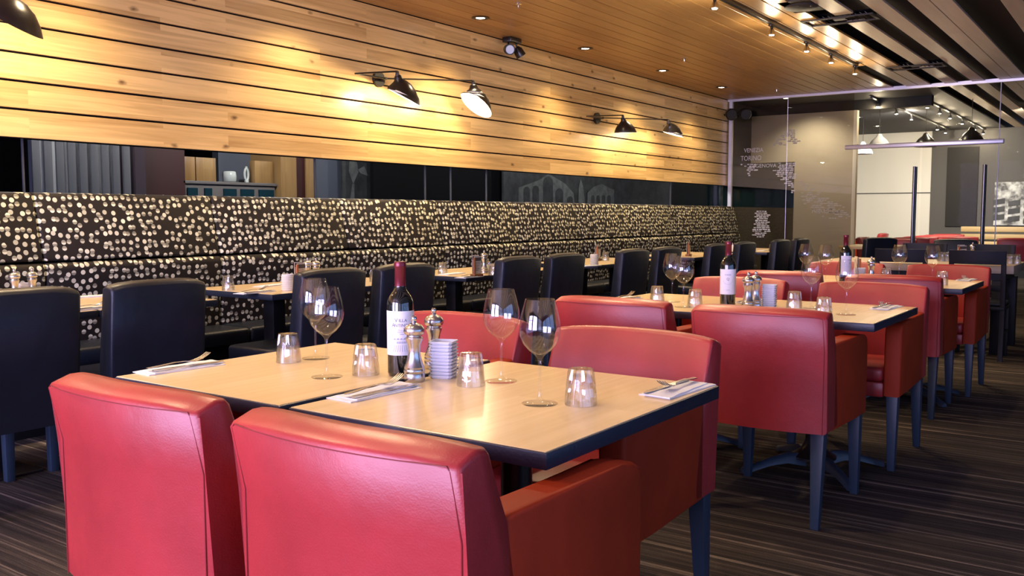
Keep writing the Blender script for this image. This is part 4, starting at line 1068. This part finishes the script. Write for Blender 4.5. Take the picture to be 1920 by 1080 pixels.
# track with bare bulbs
def track(label, x0, x1, y, heads, lab, e=60):
    t = thing('light_track', label, 'light track', (0, 0, 0))
    obj('track_rail', B(x0, x1, y - .018, y + .018, CZ - .035, CZ - .001, bev=.003), 'blackmetal', t)
    obj('rail_groove', B(x0, x1, y - .006, y + .006, CZ - .038, CZ - .034), 'darksteel', t)
    for i, x in enumerate(heads):
        p = thing('track_spotlight', lab % (['first', 'second', 'third', 'fourth', 'fifth', 'sixth', 'seventh', 'eighth', 'ninth'][i]), 'spotlight', (x, y, CZ - .037), 0, lab.split(' ', 1)[1][:50].replace('%s', '').strip())
        bm = new(); tube(bm, [(0, 0, 0), (0, 0, -.04)], .012, 10); box(bm, -.05, .05, -.014, .014, -.012, 0, bev=.002); obj('adapter', bm, 'blackmetal', p)
        bm = new(); lathe(bm, [(0, -.035), (.02, -.038), (.034, -.075), (.036, -.085), (.032, -.085), (.02, -.05), (0, -.045)], 20, close=False); obj('reflector_cup', bm, 'chrome', p)
        bm = new(); lathe(bm, [(0, -.092), (.016, -.088), (.026, -.074), (.018, -.055), (0, -.05)], 16, close=False); obj('bulb', bm, 'bulb_cool', p)
        if e:
            point('track_light', (x, y, CZ - .15), e * .22, (1, .80, .52), .03)
            if x < 11: spot('track_lamp', (x, y, CZ - .16), 70, 100, .7, (1, .70, .40), .04, to=(x - .3, 1.9, .7))
track('black lighting track along the ceiling with bright bulbs', .2, 10.65, 2.80, [.8, 2.4, 4.0, 5.4, 6.65, 7.9, 8.87, 9.67, 10.58], 'the %s bright bulb from the near end of the ceiling track', 44)
track('black lighting track beyond the glass, left one', 13.6, 19.4, 3.36, [13.94, 15.1, 16.15, 18.3, 19.1], 'the %s bulb from the left on the left track beyond the glass', 40)
track('mirrored black lighting track beyond the glass, right one', 14.2, 19.9, 2.80, [14.48, 15.41, 16.26, 17.39, 18.7, 19.7], 'the %s mirrored bulb from the left on the right track beyond the glass', 40)  # stands for the room's own track mirrored in the glass

# twin emergency spotlights at the ceiling corner
c0 = K(960, 75, 5.08)
t = thing('twin_spotlight', 'small black twin-headed spotlight at the top of the plank wall', 'spotlight', (c0.x, 5.08, CZ))
obj('mount_box', B(-.09, .09, -.05, .05, -.05, 0, bev=.006), 'blackmetal', t)
for s, dr in ((-1, (-.75, -1, -.25)), (1, (.55, -.3, -.9))):
    d = Vector(dr).normalized(); c = Vector((s * .085, -.02, -.12)); bm = new(); tube(bm, [(s * .06, 0, -.04), c], .008, 8)
    tube(bm, [c - d * .05, c - d * .02, c + d * .045], [.025, .045, .05], 20); h = obj('lamp_head', bm, 'blackmetal', t)
    bm = new(); tube(bm, [c + d * .045, c + d * .047], .040, 20); obj('lens', bm, 'silver', h)
# loudspeaker heads at the end of the plank wall
p = K(1376, 216, 5.1)
t = thing('wall_speaker', 'black double-headed speaker at the top of the wall by the glass', 'speaker', (GX - .16, 5.08, p.z))
for dx, dy in ((-.04, 0), (.06, -.17)):
    d = Vector((-.8, -.5, -.2)).normalized(); c = Vector((dx, dy, 0)); bm = new(); tube(bm, [c - d * .09, c - d * .05, c + d * .06, c + d * .08], [.04, .078, .085, .07], 22); obj('speaker_head', bm, 'blackmetal', t)
bm = new(); tube(bm, [(-.04, 0, 0), (.06, -.17, 0)], .02, 8); tube(bm, [(0, -.05, 0), (0, .12, 0)], .015, 8); obj('bracket', bm, 'blackmetal', t)
# ceiling vents, ceiling speaker, sprinklers
def make_vent():
    t = thing('ceiling_vent', '', 'air vent')
    bm = new(); x0, x1, y0, y1 = -.11, .11, -.27, .27
    for q in ((x0 - .03, x0, y0 - .03, y1 + .03), (x1, x1 + .03, y0 - .03, y1 + .03), (x0, x1, y0 - .03, y0), (x0, x1, y1, y1 + .03)): box(bm, *q, -.012, 0, bev=.003)
    obj('vent_frame', bm, 'speaker', t)
    obj('vent_box', B(x0, x1, y0, y1, .03, .04), 'void', t)
    for k in range(12):
        yy = y0 + .03 + k * (y1 - y0 - .06) / 11
        if k in (5, 6): continue
        obj('vent_slat', box(new(), x0, x1, -.016, .016, -.002, .002, mtx=Matrix.Translation((0, yy, .01)) @ Matrix.Rotation(math.radians(40), 4, 'X')), 'slat', t)
    obj('vent_core', B(-.035, .035, -.05, .05, -.004, .004), 'slat', t)
    return t
vent = Kind(make_vent)
vent.put((8.18, 2.30, CZ - .001), 0, 'dark slotted air vent nearest the camera in the spaced ceiling boards', 'ceiling vents')
vent.put((11.22, 2.30, CZ - .001), 0, 'dark slotted air vent near the glass wall in the ceiling', 'ceiling vents')
t = thing('ceiling_speaker', 'dark ceiling speaker left of the nearer vent', 'speaker', (7.5, 2.42, CZ))
bm = new(); lathe(bm, [(.13, 0), (.135, -.01), (.12, -.018), (0, -.022)], 32, close=True); obj('speaker_grille', bm, 'speaker', t)
bm = new(); box(bm, -.22, .22, -.12, .12, 0, .02); obj('speaker_plate', bm, 'darkceil', t)
def make_spr():
    t = thing('sprinkler', '', 'sprinkler')
    bm = new(); lathe(bm, [(.03, 0), (.03, -.004), (.008, -.008), (.006, -.028), (.0, -.028)], 16); obj('sprinkler_body', bm, 'chrome', t)
    bm = new(); lathe(bm, [(0, -.030), (.016, -.030), (.016, -.032), (0, -.032)], 12, close=False); obj('deflector', bm, 'chrome', t); return t
spr = Kind(make_spr)
for x, l in ((6.12, 'tiny chrome sprinkler at the top edge, nearest one'), (9.25, 'tiny chrome sprinkler above the further wall lamp'), (12.18, 'tiny chrome sprinkler near the glass wall')): spr.put((x, 4.23, CZ), 0, l, 'ceiling sprinklers')
# hanging shades added where the glass mirrors the wall lamps
def make_mirrored_lamp(on):
    t = thing('mirrored_lamp', '', 'mirrored lamp')
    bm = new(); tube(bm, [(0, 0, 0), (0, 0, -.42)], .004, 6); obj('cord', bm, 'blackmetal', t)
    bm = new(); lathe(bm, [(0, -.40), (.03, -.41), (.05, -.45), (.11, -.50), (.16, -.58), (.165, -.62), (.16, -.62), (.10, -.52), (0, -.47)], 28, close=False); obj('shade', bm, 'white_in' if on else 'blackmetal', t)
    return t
pw = Kind(lambda: make_mirrored_lamp(True)); pk = Kind(lambda: make_mirrored_lamp(False))
q = atx(1648, 285, 15.2); pw.put((q.x, q.y, CZ), 0, 'white lamp shade mirrored just under the door rail'); q = atx(1617, 305, 16.6); pw.put((q.x, q.y, CZ), 0, 'white lamp shade mirrored lower, at the edge of the tinted pane')
q = atx(1735, 280, 15.4); pk.put((q.x, q.y, CZ), 0, 'black lamp shade mirrored under the middle of the door rail'); q = atx(1820, 292, 14.8); pk.put((q.x, q.y, CZ), 0, 'black lamp shade mirrored before the charcoal panel')

# ================================================================== DAYLIGHT FROM THE WINDOWS, AND ADDED FILL LIGHTS
DAY = (.67, .56, 1.0)
for y0, y1 in ((-4.2, -1.0), (-.8, 2.1), (2.3, 5.0)):
    area('daylight', (-3.95, (y0 + y1) / 2, 1.55), (5, (y0 + y1) / 2, 1.55), y1 - y0, 2.3, 470 if y0 > -2 else 40, DAY)
for x0, x1 in ((-3.4, -1.0), (-.7, 2.0), (2.3, 5.2)):
    area('daylight', ((x0 + x1) / 2, -4.95, 1.55), ((x0 + x1) / 2, 5, 1.4), x1 - x0, 2.0, 34, (.22, .42, 1))
# added warm fill: invented downlights over the red chairs, fixtureless spots to the right
for x in (-1.5, 1.0, 3.5, 6.0, 8.5, 11.0):
    
    if x < 7:
        down.put((x, 1.62, CZ), 0, 'added downlight out of the picture over the red chairs', 'added downlights over the red chairs'); spot('downlight_lamp', (x, 1.62, CZ - .03), 28, 100, .8, (1, .70, .40), .05)
    spot('ceiling_fill_light', (x, -2.2, CZ + .05), 10, 120, .8, (1, .84, .64), .06)
# fixtureless spots added to brighten the far room
for x, y, e, tt in ((15.6, 3.3, 420, (20, 4.4, .9)), (15.5, 2.9, 200, (17.5, 3.2, 0)), (16.5, 1.8, 170, (20, 2.2, .6)), (13.3, 4.2, 60, (14.2, 4.3, .9)), (16, -1, 120, (17, 0, 0))): spot('far_room_fill', (x, y, CZ - .06), e, 110, .8, (1, .90, .76), .06, to=tt)
struct('trim_6', B(FX - .01, FX, fy(1745), 6, 1.605, 1.625), 'greywall')
# bare points added to light the room behind the strip
for x, y, e in ((3.8, 7.0, 60), (4.6, 7.86, 16), (6.0, 6.6, 110), (7.5, 6.8, 30), (9.8, 6.4, 60), (12.5, 6.4, 60)): point('back_room_fill', (x, y, 2.5), e, (1, .9, .8), .05)
w = bpy.data.worlds.new('world'); S.world = w; w.use_nodes = True
w.node_tree.nodes['Background'].inputs[0].default_value = (.62, .70, 1, 1); w.node_tree.nodes['Background'].inputs[1].default_value = .6

S.view_settings.view_transform = 'Standard'; S.view_settings.look = 'None'; S.view_settings.gamma = 1; S.view_settings.use_curve_mapping = False
S.view_settings.exposure = 0.2

S.cycles.use_denoising = True; S.cycles.max_bounces = 10; S.cycles.transmission_bounces = 10; S.cycles.transparent_max_bounces = 24
S.cycles.diffuse_bounces = 4; S.cycles.glossy_bounces = 5; S.cycles.sample_clamp_indirect = 3; S.cycles.caustics_refractive = True; S.cycles.caustics_reflective = False
